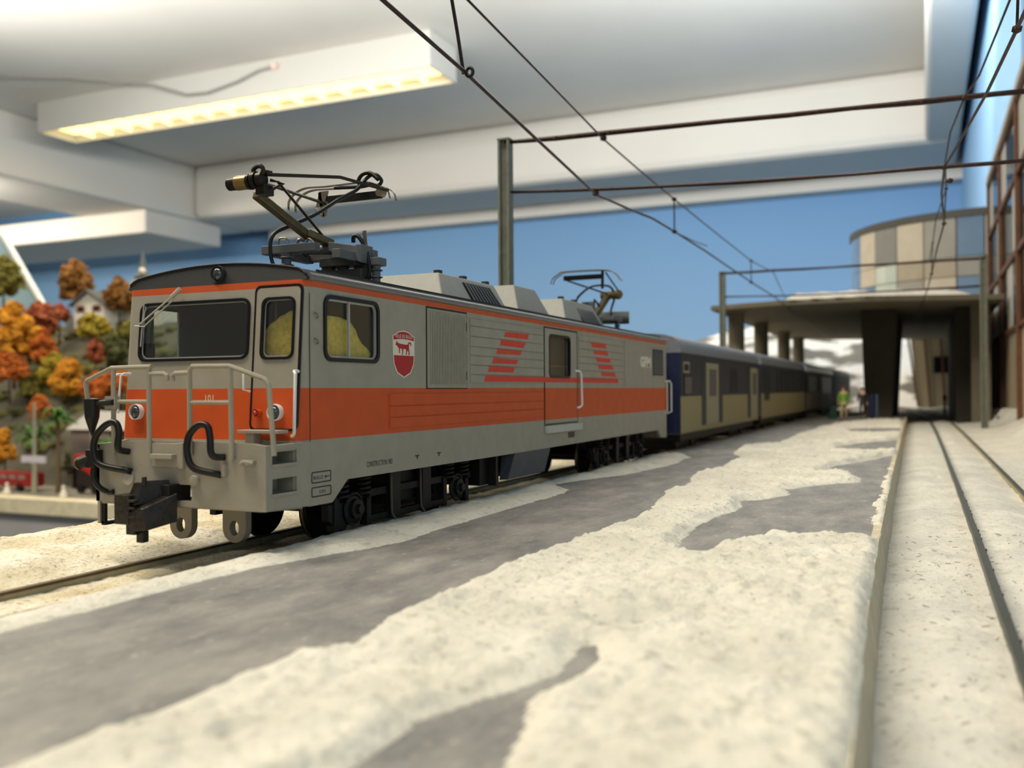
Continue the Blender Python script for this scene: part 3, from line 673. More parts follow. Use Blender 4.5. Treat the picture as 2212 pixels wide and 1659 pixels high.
# plaques and brackets on the beam
bk = MB(); bk.bx(-7.50, -7.10, YP - .03, YP, 1.05, 1.30); bk.bx(-7.12, -7.06, YP - .045, YP, 1.04, 1.31); bk.bx(-7.46, -7.16, YP - .10, YP - .03, 1.14, 1.19)
bk.build('coupling_socket_box', M_grey, loco, bevel=.005)
bk = MB(); bk.bx(-6.30, -6.14, YP - .05, YP, 1.10, 1.15); bk.tube([(-6.29, YP - .05, 1.11), (-6.22, YP - .09, 1.14), (-6.14, YP - .05, 1.12)], .02, 6); bk.build('tap_bracket', M_grey, loco)
MB().bx(-6.55, -6.50, YP - .05, YP, .98, 1.10).build('hose_bracket', M_grey, loco)
MB().bx(-6.46, -6.40, YP - .03, YP, 1.18, 1.30).build('railing_foot', M_grey, loco)
MB().lathe([(.055, 0), (.06, -.03), (.05, -.05), (.02, -.055)], (-6.92, YP, .92), 'y', 14).build('round_cap', M_grey, loco)
MB().lathe([(.09, 0), (.09, -.02), (.04, -.03)], (-7.86, YP, .93), 'y', 16).build('round_cap', M_silver, loco)
# front railings
def railing(parts, cross, name):
    mb = MB()
    for p in parts: mb.tube([(x, y if y else YP - .03, z) for x, y, z in p], .026, 8)
    o = mb.build(name, M_rail_grey, loco, smooth='auto')
    MB().tube([(x, YP - .03, z) for x, z in cross], .022, 8).build('railing_crossbar', M_rail_grey, o, smooth='auto')
    return o
railing([[(-8.30, 0, 1.20), (-8.36, 0, 1.34), (-8.46, 0, 1.95), (-8.44, 0, 1.975), (-8.08, 0, 2.105), (-7.50, 0, 2.11)], [(-8.045, 0, 2.09), (-8.045, 0, 1.18)], [(-7.535, 0, 2.10), (-7.53, 0, 1.16)],
         [(-7.52, 0, 2.035), (-7.33, 0, 2.035), (-7.285, 0, 2.01), (-7.28, 0, 1.96)]], [(-8.02, 1.74), (-7.55, 1.74)], 'front_railing')
railing([[(-6.97, 0, 1.18), (-6.975, 0, 2.06), (-6.94, 0, 2.105), (-6.45, 0, 2.10), (-6.01, 0, 1.965), (-5.955, 0, 1.91), (-5.89, 0, 1.20)], [(-6.44, 0, 2.09), (-6.42, 0, 1.15)],
         [(-6.98, 0, 2.04), (-7.17, 0, 2.035), (-7.21, 0, 2.01), (-7.20, 0, 1.955)]], [(-6.96, 1.73), (-6.44, 1.73)], 'front_railing')
MB().bx(-8.13, -7.98, YP - .07, YP - .01, 1.66, 1.80).build('horn_bracket', M_grey, loco)
# black hoses and horn-like fittings
hz = lambda pts, r=.036: MB().tube(pts, r, 10).build('brake_hose', M_rubber, loco, smooth=True)
def arc(pts, n=6):
    """smooth curve through points (Catmull-Rom)"""
    P = [Vector(p) for p in pts]; P = [P[0] * 2 - P[1]] + P + [P[-1] * 2 - P[-2]]; out = []
    for i in range(1, len(P) - 2):
        for k in range(n):
            t = k / n; a, b, c, d_ = P[i - 1], P[i], P[i + 1], P[i + 2]
            out.append(.5 * ((2 * b) + (c - a) * t + (2 * a - 5 * b + 4 * c - d_) * t * t + (3 * b - a - 3 * c + d_) * t ** 3))
    out.append(P[-2]); return out
y_ = YP - .12
hz(arc([(-6.52, YP - .02, 1.17), (-6.60, y_, 1.20), (-6.625, y_, 1.38), (-6.66, y_, 1.49), (-6.76, y_ - .02, 1.50), (-6.87, y_ - .04, 1.38), (-6.885, y_ - .04, 1.2), (-6.80, y_ - .03, 1.06), (-6.56, YP - .03, .99)]))
hz(arc([(-7.83, YP - .02, 1.20), (-7.88, y_, 1.24), (-7.87, y_, 1.42), (-7.93, y_, 1.52), (-8.06, y_ - .02, 1.48), (-8.18, y_ - .04, 1.34), (-8.19, y_ - .04, 1.18), (-8.10, y_ - .03, 1.06), (-7.79, YP - .03, .99)]))
hz(arc([(-8.26, YP - .1, 1.02), (-8.27, YP - .1, .93), (-8.22, YP - .08, .82), (-8.13, YP - .04, .76), (-8.06, YP - .02, .76)]), .032)
hn = MB(); hn.bx(-8.34, -8.20, YP - .15, YP - .03, 1.02, 1.22); hn.cyl((-8.30, YP - .10, 1.13), (-8.42, YP - .14, 1.07), .05, 12, .07)
hn.build('jumper_socket', M_dark, loco, bevel=.01)
MB().lathe([(.07, 0), (.07, -.02), (.04, -.02)], (-8.42, YP - .14, 1.07), 'x', 14).build('socket_cover', M_olive, loco)
hn = MB(); hn.lathe([(.010, -.30), (.03, -.25), (.075, -.10), (.085, .06), (.09, .10), (.02, .11)], (-8.31, YP - .08, 1.67), 'z', 14); hn.cyl((-8.31, YP - .08, 1.715), (-8.0, YP - .08, 1.735), .032, 8)
hn.cyl((-8.30, YP - .08, 1.40), (-8.29, YP - .08, 1.22), .012, 6); hn.build('jumper_plug', M_black, loco)
# coupler
cp = MB()
cp.bx(-7.72, -7.45, 6.98, 7.30, .47, .80)
cp.hexa([(-7.40, 6.96, .40), (-7.13, 6.98, .42), (-7.02, 7.40, .48), (-7.40, 7.40, .44)], [(-7.40, 6.98, .64), (-7.20, 6.98, .66), (-7.02, 7.40, .80), (-7.40, 7.40, .80)])
cp.hexa([(-7.60, 7.06, .68), (-7.38, 7.00, .68), (-7.16, 7.42, .72), (-7.62, 7.42, .72)], [(-7.52, 7.12, .93), (-7.36, 7.12, .95), (-7.18, 7.42, .95), (-7.44, 7.42, .93)])
cp.bx(-7.52, -7.36, 6.99, 7.22, .36, .62); cp.bx(-7.40, -7.28, 7.05, 7.16, .27, .40)
for z in (.56, .66, .74): cp.bx(-7.46, -7.34, 6.965, 7.05, z - .015, z + .012)
cp.cyl((-7.30, 7.1, .9), (-7.30, 7.1, 1.0), .035, 8)
cp.v = [(-7.35 + (x + 7.37) * .76, 7.24 + (y - 7.24) * .8, .68 + (z - .68) * .92) for x, y, z in cp.v]
cpo = cp.build('coupler_head', mat('worn_black_coupler', (34, 28, 22), .38, var=.4, vscale=10, bump=.5, bscale=20), loco, bevel=.012)
MB().bx(-7.38, -7.14, 7.3, 7.62, .70, .88).build('coupler_shank', M_black, cpo, bevel=.01)
for sx in (-7.86, -7.08):
    lg = MB(); lg.plate([(sx - .165, .62), (sx - .165, .31)] + [(sx - .165 * math.cos(math.pi * k / 14), .31 - .165 * math.sin(math.pi * k / 14)) for k in range(1, 14)] + [(sx + .165, .31), (sx + .165, .62)], [[(sx + .065 * math.cos(2 * math.pi * k / 14), .31 - .085 * math.sin(2 * math.pi * k / 14)) for k in range(14)]], lambda a, b: (a, 8.22, b), (0, .10, 0))
    lg.build('eyelet_guard', M_grey, loco, bevel=.004)
lf = MB(); lf.bx(-8.42, -8.37, 7.60, 7.64, .38, .68); lf.bx(-8.42, -8.37, 7.96, 8.0, .38, .68); lf.bx(-8.42, -8.36, 7.60, 8.0, .36, .40)
lf.build('foot_ladder', M_dark, loco)
MB().bx(-8.455, -8.42, 7.58, 7.66, .38, .66).build('ladder_upright', M_grey, loco)

# sides: planks, louvre door, sliding door, livery stripes
for (ya, yb, zs) in ((12.07, 14.90, [1.945, 2.07, 2.21, 2.35, 2.48, 2.63, 2.78, 2.90]), (16.72, 19.60, [1.945, 2.07, 2.21, 2.35, 2.48, 2.63, 2.78, 2.90]), (9.84, 14.90, [1.37, 1.51, 1.65, 1.81])):
    for i in range(len(zs) - 1):
        MB().bx(XR - .01, XR + .014, ya, yb, zs[i] + .008, zs[i + 1] - .008).build('side_board', M_paint, loco, bevel=.004)
gd = MB(); gd.plate([(10.77, 1.86), (11.97, 1.86), (11.97, 2.965), (10.77, 2.965)], [], lambda a, b: (XR + .001, a, b), (.004, 0, 0)); gd_o = gd.build('louvre_door_gap', M_seal, loco)
MB().bx(XR, XR + .016, 10.79, 11.94, 1.875, 2.94).build('louvre_door', M_grey, loco, bevel=.004)
rb = MB()
for i in range(23):
    y = 10.86 + i * (1.0 / 22); rb.bx(XR + .012, XR + .034, y, y + .024, 1.93, 2.90)
rb.build('louvre_rib_panel', M_grey, loco)
for z in (2.05, 2.75): MB().bx(XR + .014, XR + .03, 11.88, 11.91, z - .06, z + .06).build('hinge', M_dark2, loco)
dg_ = MB(); dg_.plate([(14.94, 1.22), (16.64, 1.22), (16.64, 2.95), (14.94, 2.95)], [rrect(15.16, 16.22, 2.06, 2.82, .08)[::-1]], lambda a, b: (XR + .002, a, b), (.004, 0, 0)); dg_.build('sliding_door_gap', M_seal, loco)
MB().plate([(14.97, 1.25), (16.58, 1.25), (16.58, 2.92), (14.97, 2.92)], [rrect(15.16, 16.22, 2.06, 2.82, .08)[::-1]], lambda a, b: (XR + .002, a, b), (.012, 0, 0)).build('sliding_door', M_paint, loco)
window('door_window', 15.18, 16.2, 2.08, 2.80, lambda a, b: (XR + .024, a, b), (-.05, 0, 0), r=.07, silver=False, seal=.03)
wire('side_handrail', [(XR, 16.5, 2.20), (XR + .06, 16.62, 2.19), (XR + .07, 16.66, 2.12), (XR + .07, 16.70, 1.55), (XR + .05, 16.66, 1.51), (XR, 16.6, 1.50)], .022)
MB().bx(XR, XR + .07, 14.96, 16.73, 1.08, 1.21).build('door_sill_step', mat('pale_grey_step', (186, 184, 176), .5, var=.04), loco, bevel=.01)
MB().bx(XR + .001, XR + .006, 16.12, 16.45, .95, 1.055).build('footstep_hole', M_black, loco)
MB().bx(XR, XR + .012, 19.68, 20.82, 1.91, 2.93).build('access_panel', M_grey, loco, bevel=.004)
rw = MB(); rw.bx(XR + .001, XR + .01, 22.02, 23.0, 2.17, 2.83); rwo = rw.build('rear_cab_window', M_dark, loco)
for i in range(8): MB().bx(XR + .008, XR + .02, 22.1 + i * .115, 22.14 + i * .115, 2.2, 2.8).build('window_bar', M_roof_light, rwo)
for z in (2.16, 2.84): MB().bx(XR + .001, XR + .03, 21.98, 23.04, z - .015, z + .015).build('window_ledge', M_silver, rwo)
wire('rear_handrail', [(XR - .02, 23.38, 2.05), (XR + .04, 23.5, 2.05), (XR + .05, 23.62, 1.98), (XR + .05, 23.62, 1.26), (XR - .02, 23.45, 1.22)], .02)
wire('rear_handrail', [(XR, 23.14, 2.06), (XR + .05, 23.2, 2.0), (XR + .05, 23.2, 1.28), (XR, 23.2, 1.24)], .016, M_cream)
bars = [[(13.29, 2.76), (14.25, 2.77), (14.19, 2.68), (13.25, 2.68)], [(13.14, 2.63), (14.1, 2.62), (14.0, 2.53), (13.09, 2.54)], [(13.0, 2.48), (13.95, 2.48), (13.88, 2.41), (12.95, 2.4)], [(12.86, 2.34), (13.8, 2.33), (13.73, 2.26), (12.79, 2.25)], [(12.71, 2.21), (13.65, 2.2), (13.59, 2.12), (12.64, 2.12)], [(12.57, 2.06), (19.16, 2.07), (19.19, 1.98), (12.51, 1.97)],
        [(17.4, 2.78), (18.32, 2.78), (18.37, 2.69), (17.47, 2.68)], [(17.51, 2.62), (18.44, 2.63), (18.51, 2.55), (17.6, 2.55)], [(17.68, 2.49), (18.59, 2.49), (18.68, 2.4), (17.79, 2.4)], [(17.82, 2.34), (18.76, 2.35), (18.85, 2.26), (17.89, 2.26)], [(18.01, 2.2), (18.92, 2.2), (19.04, 2.11), (18.1, 2.12)]]
for b in bars:
    if b[1][0] - b[0][0] > 3:
        MB().plate(b, [], lambda a, z: (XR + .0145, a, z), (.002, 0, 0)).build('livery_stripe', M_red, loco)
    else:
        MB().plate(b, [], lambda a, z: (XR + .0145, a, z), (.002, 0, 0)).build('livery_stripe', M_red, loco)
# crest: shield with banner and red bull
X0 = XR + .002
def shield(k, top=0.):
    w = .27 * k
    return [(10.19 - w, 2.53), (10.08, 2.59), (10.19, 2.605), (10.30, 2.59), (10.19 + w, 2.53), (10.19 + w * .98, 2.30), (10.19 + w * .92, 2.17), (10.19 + w * .62, 2.06), (10.19, 2.0), (10.19 - w * .62, 2.06), (10.19 - w * .92, 2.17), (10.19 - w * .98, 2.30)]
sh = MB().plate(shield(1), [], lambda a, z: (X0, a, z), (.003, 0, 0)).build('town_crest', M_cream, loco)
MB().plate([(9.945, 2.285), (10.435, 2.285), (10.42, 2.18), (10.345, 2.075), (10.19, 2.018), (10.035, 2.075), (9.96, 2.18)], [], lambda a, z: (X0 + .003, a, z), (.002, 0, 0)).build('crest_lower_field', M_crest_red, sh)
MB().plate([(9.94, 2.478), (9.94, 2.525), (10.08, 2.577), (10.19, 2.59), (10.30, 2.577), (10.44, 2.525), (10.44, 2.478), (10.30, 2.492), (10.19, 2.495), (10.08, 2.492)], [], lambda a, z: (X0 + .003, a, z), (.002, 0, 0)).build('crest_banner', M_crest_red, sh)
text('VILLE DE BULLE', 'banner_lettering', .062, M_cream, sh, (X0 + .006, 9.972, 2.507), (0, 1, .0), (0, 0, 1), width=.436, bold=.0)
bull = [(9.985, 2.415), (10.0, 2.44), (10.015, 2.47), (10.035, 2.445), (10.08, 2.435), (10.14, 2.43), (10.23, 2.425), (10.29, 2.43), (10.30, 2.455), (10.355, 2.462), (10.37, 2.445), (10.375, 2.42), (10.35, 2.415), (10.35, 2.44), (10.32, 2.44), (10.315, 2.41), (10.315, 2.37), (10.33, 2.335), (10.325, 2.293), (10.305, 2.293), (10.305, 2.335), (10.285, 2.355), (10.262, 2.325), (10.258, 2.293), (10.238, 2.293), (10.245, 2.34), (10.245, 2.368), (10.18, 2.372), (10.165, 2.34), (10.16, 2.293), (10.14, 2.293), (10.145, 2.335), (10.14, 2.37), (10.10, 2.375), (10.085, 2.345), (10.09, 2.315), (10.07, 2.312), (10.065, 2.345), (10.07, 2.375), (10.04, 2.385), (10.025, 2.41), (10.01, 2.405)]
MB().plate(bull, [], lambda a, z: (X0 + .003, a, z), (.002, 0, 0)).build('crest_bull', M_crest_red, sh)
# small printing
text('CONSTRUCTION 1983', 'builder_lettering', .095, M_ink, loco, (XR + .003, 9.32, .935), (0, 1, 0), (0, 0, 1), width=.58)
for (za, zb, t, w0) in ((.84, .965, 'BULLE', .18), (.69, .80, '101', .12)):
    fr_ = MB().plate(rrect(8.24, 8.60, za, zb, .02), [rrect(8.252, 8.588, za + .012, zb - .012, .012)[::-1]], lambda a, z: (XR + .001, a, z), (.003, 0, 0)).build('notice_frame', M_ink, loco)
    text(t, 'notice_lettering', .055, M_ink, fr_, (XR + .003, 8.27 if w0 > .15 else 8.37, (za + zb) / 2 - .022), (0, 1, 0), (0, 0, 1), width=w0)
MB().plate([(8.47, .90), (8.51, .915), (8.51, .905), (8.575, .905), (8.575, .897), (8.51, .897), (8.51, .885)], [], lambda a, z: (XR + .001, a, z), (.003, 0, 0)).build('notice_arrow', M_ink, loco)
for y in (10.52, 11.11):
    mk = MB(); mk.bx(XR + .001, XR + .004, y - .05, y + .05, .985, 1.0); mk.bx(XR + .001, XR + .004, y - .012, y + .012, .95, .985); mk.build('tare_mark', M_ink, loco)
text('GFM', 'owner_lettering', .32, M_cream, loco, (XR + .004, 20.92, 2.38), (0, 1, 0), (0, 0, 1), width=.92, bold=.02)
MB().bx(XR + .0, XR + .004, 8.215, 8.223, .62, 2.9).build('panel_seam', M_ink, loco)

# roof boxes
def trap(y0, y1, yt0, yt1, zb, zt, xb=.86, xt=.58):
    return [(XC - xb, y0, zb), (XC + xb, y0, zb), (XC + xb, y1, zb), (XC - xb, y1, zb)], [(XC - xt, yt0, zt), (XC + xt, yt0, zt), (XC + xt, yt1, zt), (XC - xt, yt1, zt)]
M_boxs = mat('roof_box_grey', (150, 149, 142), .6, var=.05, bump=.06, bscale=90)
for y0, y1, yt0, yt1, zt in ((12.05, 14.5, 12.42, 14.4, 3.64), (14.87, 16.55, 15.26, 16.24, 3.74), (17.2, 19.8, 17.7, 19.55, 3.71)):
    o = MB().hexa(*trap(y0, y1, yt0, yt1, 3.1, zt)).build('roof_box', M_boxs, loco, bevel=.02)
    MB().bx(XC - .98, XC + .98, y0 - .08, y1 + .5, 3.1, 3.21).build('box_base', M_roof, o, bevel=.02)
    if y1 - y0 > 2:
        for k in range(3):
            yy = yt0 + .15 + k * (yt1 - yt0 - .3) / 2; MB().bx(XC + .44, XC + .54, yy - .05, yy + .05, zt - .01, zt + .055).build('lifting_eye', M_roof, o)
        v = MB(); q0, q1 = y0 + (y1 - y0) * .45, y0 + (y1 - y0) * .86
        v.add([(XC + .79, q0, 3.24), (XC + .79, q1 + .1, 3.24), (XC + .62, q1 - .05, 3.56), (XC + .62, q0 - .05, 3.56)], [(0, 1, 2, 3)])
        v.v = [(x + .012, y, z + .006) for x, y, z in v.v]; v.build('vent_grille', M_dark2, o)
        for k in range(9):
            t = (k + .5) / 9; MB().bar((XC + .825, q0 + (q1 + .1 - q0) * t, 3.24), (XC + .655, q0 - .05 + (q1 - q0) * t, 3.56), .03, .02).build('vent_slat', M_roof_light, o)

# pantograph 1 (folded half down, knee towards the front)
def insulator(x, y, z0, h, parent, r=.085):
    prof = [(r * .7, z0)]
    k = 4
    for i in range(k):
        a = z0 + h * (i + .15) / k; b = z0 + h * (i + .55) / k; prof += [(r * .62, a), (r, (a + b) / 2), (r * .62, b)]
    prof += [(r * .7, z0 + h)]
    return MB().lathe(prof, (x, y, 0), 'z', 16).build('insulator', M_pgrey, parent, smooth='auto')
p1 = MB(); yb_ = 9.75
p1.bx(-7.78, -6.95, yb_ - .18, yb_ - .06, 3.60, 3.71); p1.bx(-7.72, -6.60, yb_ + .62, yb_ + .74, 3.60, 3.70)
p1.bx(-7.72, -7.60, yb_ - .1, yb_ + .7, 3.58, 3.68); p1.bx(-6.82, -6.70, yb_, yb_ + .75, 3.52, 3.64)
p1.cyl((-7.60, 10.25, 3.74), (-6.90, 10.25, 3.70), .062, 14); p1.cyl((-7.66, 10.25, 3.74), (-7.56, 10.25, 3.74), .085, 10); p1.cyl((-6.95, 10.25, 3.70), (-6.62, 10.25, 3.66), .045, 12)
p1.bx(-6.72, -6.62, 10.12, 10.4, 3.52, 3.74); p1.hexa([(-7.12, 10.1, 3.68), (-6.62, 10.1, 3.5), (-6.62, 10.3, 3.5), (-7.12, 10.3, 3.68)], [(-7.12, 10.1, 3.80), (-6.68, 10.1, 3.72), (-6.68, 10.3, 3.72), (-7.12, 10.3, 3.80)])
PG = p1.build('pantograph_base', M_pgrey, loco, bevel=.008)
p1 = MB(); p1.cyl((-7.25, 10.3, 3.20), (-7.25, 10.3, 3.60), .10, 12); p1.cyl((-7.02, 10.3, 3.22), (-7.02, 10.3, 3.60), .08, 12); p1.bx(-7.38, -6.68, 10.2, 10.42, 3.26, 3.44); p1.bx(-7.3, -6.75, 10.15, 10.45, 3.48, 3.6); p1.bx(-6.86, -6.70, 10.3, 10.5, 3.24, 3.5)
p1.build('pantograph_pedestal', mat('pedestal_grey', (74, 72, 66), .5, var=.15), PG, bevel=.01)
insulator(-7.42, 9.62, 3.24, .36, PG, .1); insulator(-6.56, 10.38, 3.12, .36, PG, .09); insulator(-7.95, 10.38, 3.2, .36, PG, .09)
MB().bx(-6.66, -6.46, 10.28, 10.48, 3.48, 3.585).build('insulator_cap', M_pgrey, PG, bevel=.01)
mc = MB(); mc.tube(arc([(-7.55, 9.62, 3.72), (-7.52, 9.62, 3.80), (-7.42, 9.62, 3.79), (-7.40, 9.62, 3.70), (-7.48, 9.62, 3.68)]), .012, 6); mc.tube(arc([(-7.40, 9.8, 3.72), (-7.36, 9.8, 3.80), (-7.28, 9.8, 3.78)]), .02, 6); mc.tube(arc([(-7.10, 9.8, 3.72), (-7.2, 9.8, 3.80), (-7.25, 9.8, 3.74)]), .014, 6)
mc.build('coil_spring', M_steel, PG)
pa = MB(); pa.bar((-7.34, 8.94, 4.22), (-7.33, 9.98, 3.86), .11, .10); pa.bar((-7.33, 9.9, 3.90), (-7.2, 10.28, 3.80), .15, .10); pa.build('lower_arm', M_olive, PG, bevel=.015)
kn = MB(); kn.cyl((-7.52, 8.82, 4.345), (-7.34, 8.82, 4.345), .088, 20); kn.build('knee_brass_ring', M_brass, PG, smooth='auto')
MB().cyl((-7.64, 8.82, 4.345), (-7.52, 8.82, 4.345), .080, 20).build('knee_end_cap', M_gun, PG, smooth='auto')
kn = MB(); kn.cyl((-7.32, 8.82, 4.355), (-7.14, 8.82, 4.355), .05, 12); kn.cyl((-7.34, 8.82, 4.35), (-7.30, 8.82, 4.35), .10, 20); kn.cyl((-7.28, 8.82, 4.36), (-7.22, 8.82, 4.36), .10, 20); kn.cyl((-7.20, 8.82, 4.36), (-7.13, 8.82, 4.36), .088, 20)
k2 = MB(); k2.tube([(-7.19 + .075 * math.cos(a), 8.80, 4.46 + .055 * math.sin(a)) for a in np.linspace(0, 6.28, 14)[:-1]], .028, 8, closed=True); k2.build('knee_loop', M_gun, PG, smooth='auto'); kn.build('knee_joint', M_gun, PG, smooth='auto')
MB().bx(-7.24, -7.10, 8.80, 8.98, 4.18, 4.30).build('knee_block', M_gun, PG, bevel=.01)
rd = MB(); YPN = 10.75
rd.tube([(-7.12, 8.86, 4.42), (-6.86, 10.0, 4.60), (-6.60, YPN, 4.55)], .022, 8); rd.tube([(-7.10, 8.84, 4.44), (-7.08, 8.90, 4.44)], .03, 8)
rd.tube([(-7.36, 8.90, 4.40), (-7.62, YPN, 4.46)], .022, 8)
rd.tube([(-7.02, 8.95, 4.34), (-7.24, 10.25, 3.84)], .018, 8); rd.tube([(-7.10, 8.9, 4.36), (-6.98, 9.0, 4.33), (-7.14, 8.9, 4.22)], .022, 8)
rd.build('upper_arm', M_gun, PG, smooth='auto')
pn = MB(); pn.bx(-7.62, -6.70, YPN - .02, YPN + .03, 4.455, 4.56); pn.build('contact_carrier', M_black, PG, bevel=.006)
pn = MB(); pn.cyl((-6.71, YPN - .05, 4.53), (-6.71, YPN + .05, 4.53), .06, 14)
pn.hexa([(-7.76, YPN - .03, 4.42), (-7.62, YPN - .03, 4.42), (-7.62, YPN, 4.42), (-7.76, YPN, 4.42)], [(-7.70, YPN - .03, 4.63), (-7.56, YPN - .03, 4.63), (-7.56, YPN, 4.63), (-7.70, YPN, 4.63)])
pn.bar((-7.70, YPN - .02, 4.62), (-7.64, YPN - .02, 4.28), .05, .02); pn.bar((-7.58, YPN - .02, 4.48), (-7.62, YPN - .02, 4.28), .05, .02)
pn.tube([(-7.78, YPN, 4.40), (-7.68, YPN, 4.30), (-7.64, YPN, 4.28)], .018, 6)
pn.build('pan_bracket', M_steel, PG)
for o_ in (0, .16):
    sp_ = MB(); P_ = arc([(-8.25, YPN + o_, 4.42), (-8.24, YPN + o_, 4.54), (-8.14, YPN + o_, 4.64), (-7.95, YPN + o_, 4.70), (-7.6, YPN + o_, 4.69), (-7.0, YPN + o_, 4.69), (-6.80, YPN + o_, 4.65), (-6.62, YPN + o_, 4.56), (-6.57, YPN + o_, 4.44)], 4)
    for i in range(len(P_) - 1): sp_.hexa([P_[i] + v for v in (Vector((0, -.025, 0)), Vector((0, .025, 0)), Vector((0, .025, .014)), Vector((0, -.025, .014)))], [P_[i + 1] + v for v in (Vector((0, -.025, 0)), Vector((0, .025, 0)), Vector((0, .025, .014)), Vector((0, -.025, .014)))])
    sp_.build('contact_strip', M_steel, PG)
cbm = MB(); cbm.tube(arc([(-7.30, 9.45, 3.25), (-7.45, 9.42, 3.40), (-7.50, 9.40, 3.62), (-7.48, 9.45, 3.83), (-7.38, 9.7, 3.98), (-7.25, 10.0, 4.15), (-7.10, 10.3, 4.38), (-6.98, 10.55, 4.55), (-6.95, 10.7, 4.70), (-6.88, 10.75, 4.78), (-6.78, 10.75, 4.78), (-6.72, 10.78, 4.70), (-6.78, 10.78, 4.64), (-6.90, 10.78, 4.66), (-7.0, 10.7, 4.63), (-7.3, 10.5, 4.60)]), .025, 8)
cbm.tube(arc([(-6.98, 10.7, 4.62), (-7.04, 10.7, 4.70), (-6.98, 10.7, 4.79), (-6.85, 10.7, 4.80), (-6.72, 10.7, 4.70)]), .028, 8)
cbm.tube(arc([(-6.86, 10.3, 3.80), (-6.84, 10.28, 3.87), (-6.76, 10.28, 3.86), (-6.66, 10.28, 3.70), (-6.60, 10.28, 3.48), (-6.62, 10.28, 3.32), (-6.76, 10.25, 3.24)]), .028, 8)
cbm.build('cable', M_rubber, PG, smooth=True)
MB().bar((-6.70, 10.35, 3.72), (-6.72, 10.35, 3.95), .05, .02).build('latch', M_steel, PG)

# pantograph 2 (far end, seen past the roof boxes)
P2 = MB(); P2.bx(-7.9, -6.75, 21.2, 21.9, 3.5, 3.6); P2.bx(-7.5, -7.2, 21.0, 21.15, 3.55, 3.95); P2.bx(-7.3, -7.0, 21.8, 22.5, 3.5, 3.62)
P2o = P2.build('pantograph_base', M_pgrey, loco, bevel=.01)
MB().cyl((-7.5, 22.4, 3.66), (-6.8, 22.6, 3.66), .16, 12).build('air_cylinder', M_pgrey, P2o, smooth='auto')
MB().bx(-7.7, -6.8, 20.3, 20.5, 3.3, 3.5).build('roof_isolator_box', M_pgrey, P2o)
for x in (-7.85, -6.8): insulator(x, 21.6, 3.2, .32, P2o, .09)
q = MB(); q.bar((-7.35, 21.5, 3.62), (-7.30, 22.4, 4.20), .12, .14); q.cyl((-7.5, 22.5, 4.24), (-7.05, 22.5, 4.24), .10, 12); q.ball((-7.06, 22.5, 4.25), .13, 2); q.build('lower_arm', M_olive, P2o)
q = MB(); q.tube([(-7.06, 22.5, 4.36), (-6.75, 20.6, 4.56)], .022, 6); q.tube([(-7.3, 22.4, 4.26), (-7.68, 20.5, 4.42)], .022, 6); q.bar((-6.80, 20.5, 4.62), (-6.84, 20.6, 4.20), .06, .03); q.tube([(-7.3, 21.2, 3.75), (-7.2, 21.1, 4.0), (-7.12, 21.2, 3.85)], .04, 6); q.build('upper_arm', M_gun, P2o)
MB().bx(-7.76, -6.80, 20.47, 20.53, 4.42, 4.53).build('contact_carrier', M_black, P2o)
for o_ in (0, .16):
    q = MB(); P_ = arc([(-8.06, 20.4 + o_, 4.34), (-8.0, 20.4 + o_, 4.47), (-7.86, 20.4 + o_, 4.56), (-7.70, 20.4 + o_, 4.61), (-6.78, 20.4 + o_, 4.60), (-6.5, 20.4 + o_, 4.52), (-6.34, 20.4 + o_, 4.34)], 4)
    for i in range(len(P_) - 1): q.hexa([P_[i] + v for v in (Vector((0, -.025, 0)), Vector((0, .025, 0)), Vector((0, .025, .02)), Vector((0, -.025, .02)))], [P_[i + 1] + v for v in (Vector((0, -.025, 0)), Vector((0, .025, 0)), Vector((0, .025, .02)), Vector((0, -.025, .02)))])
    q.build('contact_strip', M_steel, P2o)
MB().tube(arc([(-7.5, 20.62, 3.45), (-7.5, 20.62, 3.93), (-7.45, 20.94, 4.17), (-7.4, 21.45, 4.36), (-7.3, 21.97, 4.44), (-7.2, 22.35, 4.42), (-7.15, 22.5, 4.2), (-7.2, 22.4, 3.9), (-7.2, 22.2, 3.6)]), .028, 8).build('cable', M_rubber, P2o, smooth=True)

# bogies
def wheelset(y, parent, r=.40):
    for x in (-6.86, -7.78):
        o = MB().lathe([(.05, -.05), (r * .8, -.045), (r * .86, -.055), (r, -.05), (r, .055), (r * .84, .055), (r * .8, .02), (.12, .02), (.10, .12)], (x, y, r), 'x', 32)
        s = 1 if x > XC else -1
        if s < 0: o.v = [(2 * x - a, b, c) for a, b, c in o.v]
        w = o.build('wheel', M_dark, parent, smooth='auto')
        MB().tube([(x, y + (r + .003) * math.cos(a), r + (r + .003) * math.sin(a)) for a in np.linspace(0, 6.283, 29)[:-1]], .018, 6, closed=True).build('wheel_tread', M_tread, w)
    MB().cyl((-7.78, y, r), (-6.86, y, r), .06, 10).build('axle', M_dark, parent)
def spring(x, y, z0, z1, parent, r=.10):
    t = np.linspace(0, 1, 60)
    MB().tube([(x + r * math.cos(a * 6.283 * 5), y + r * math.sin(a * 6.283 * 5), z0 + (z1 - z0) * a) for a in t], .02, 6).build('coil_spring', M_dark2, parent, smooth=True)
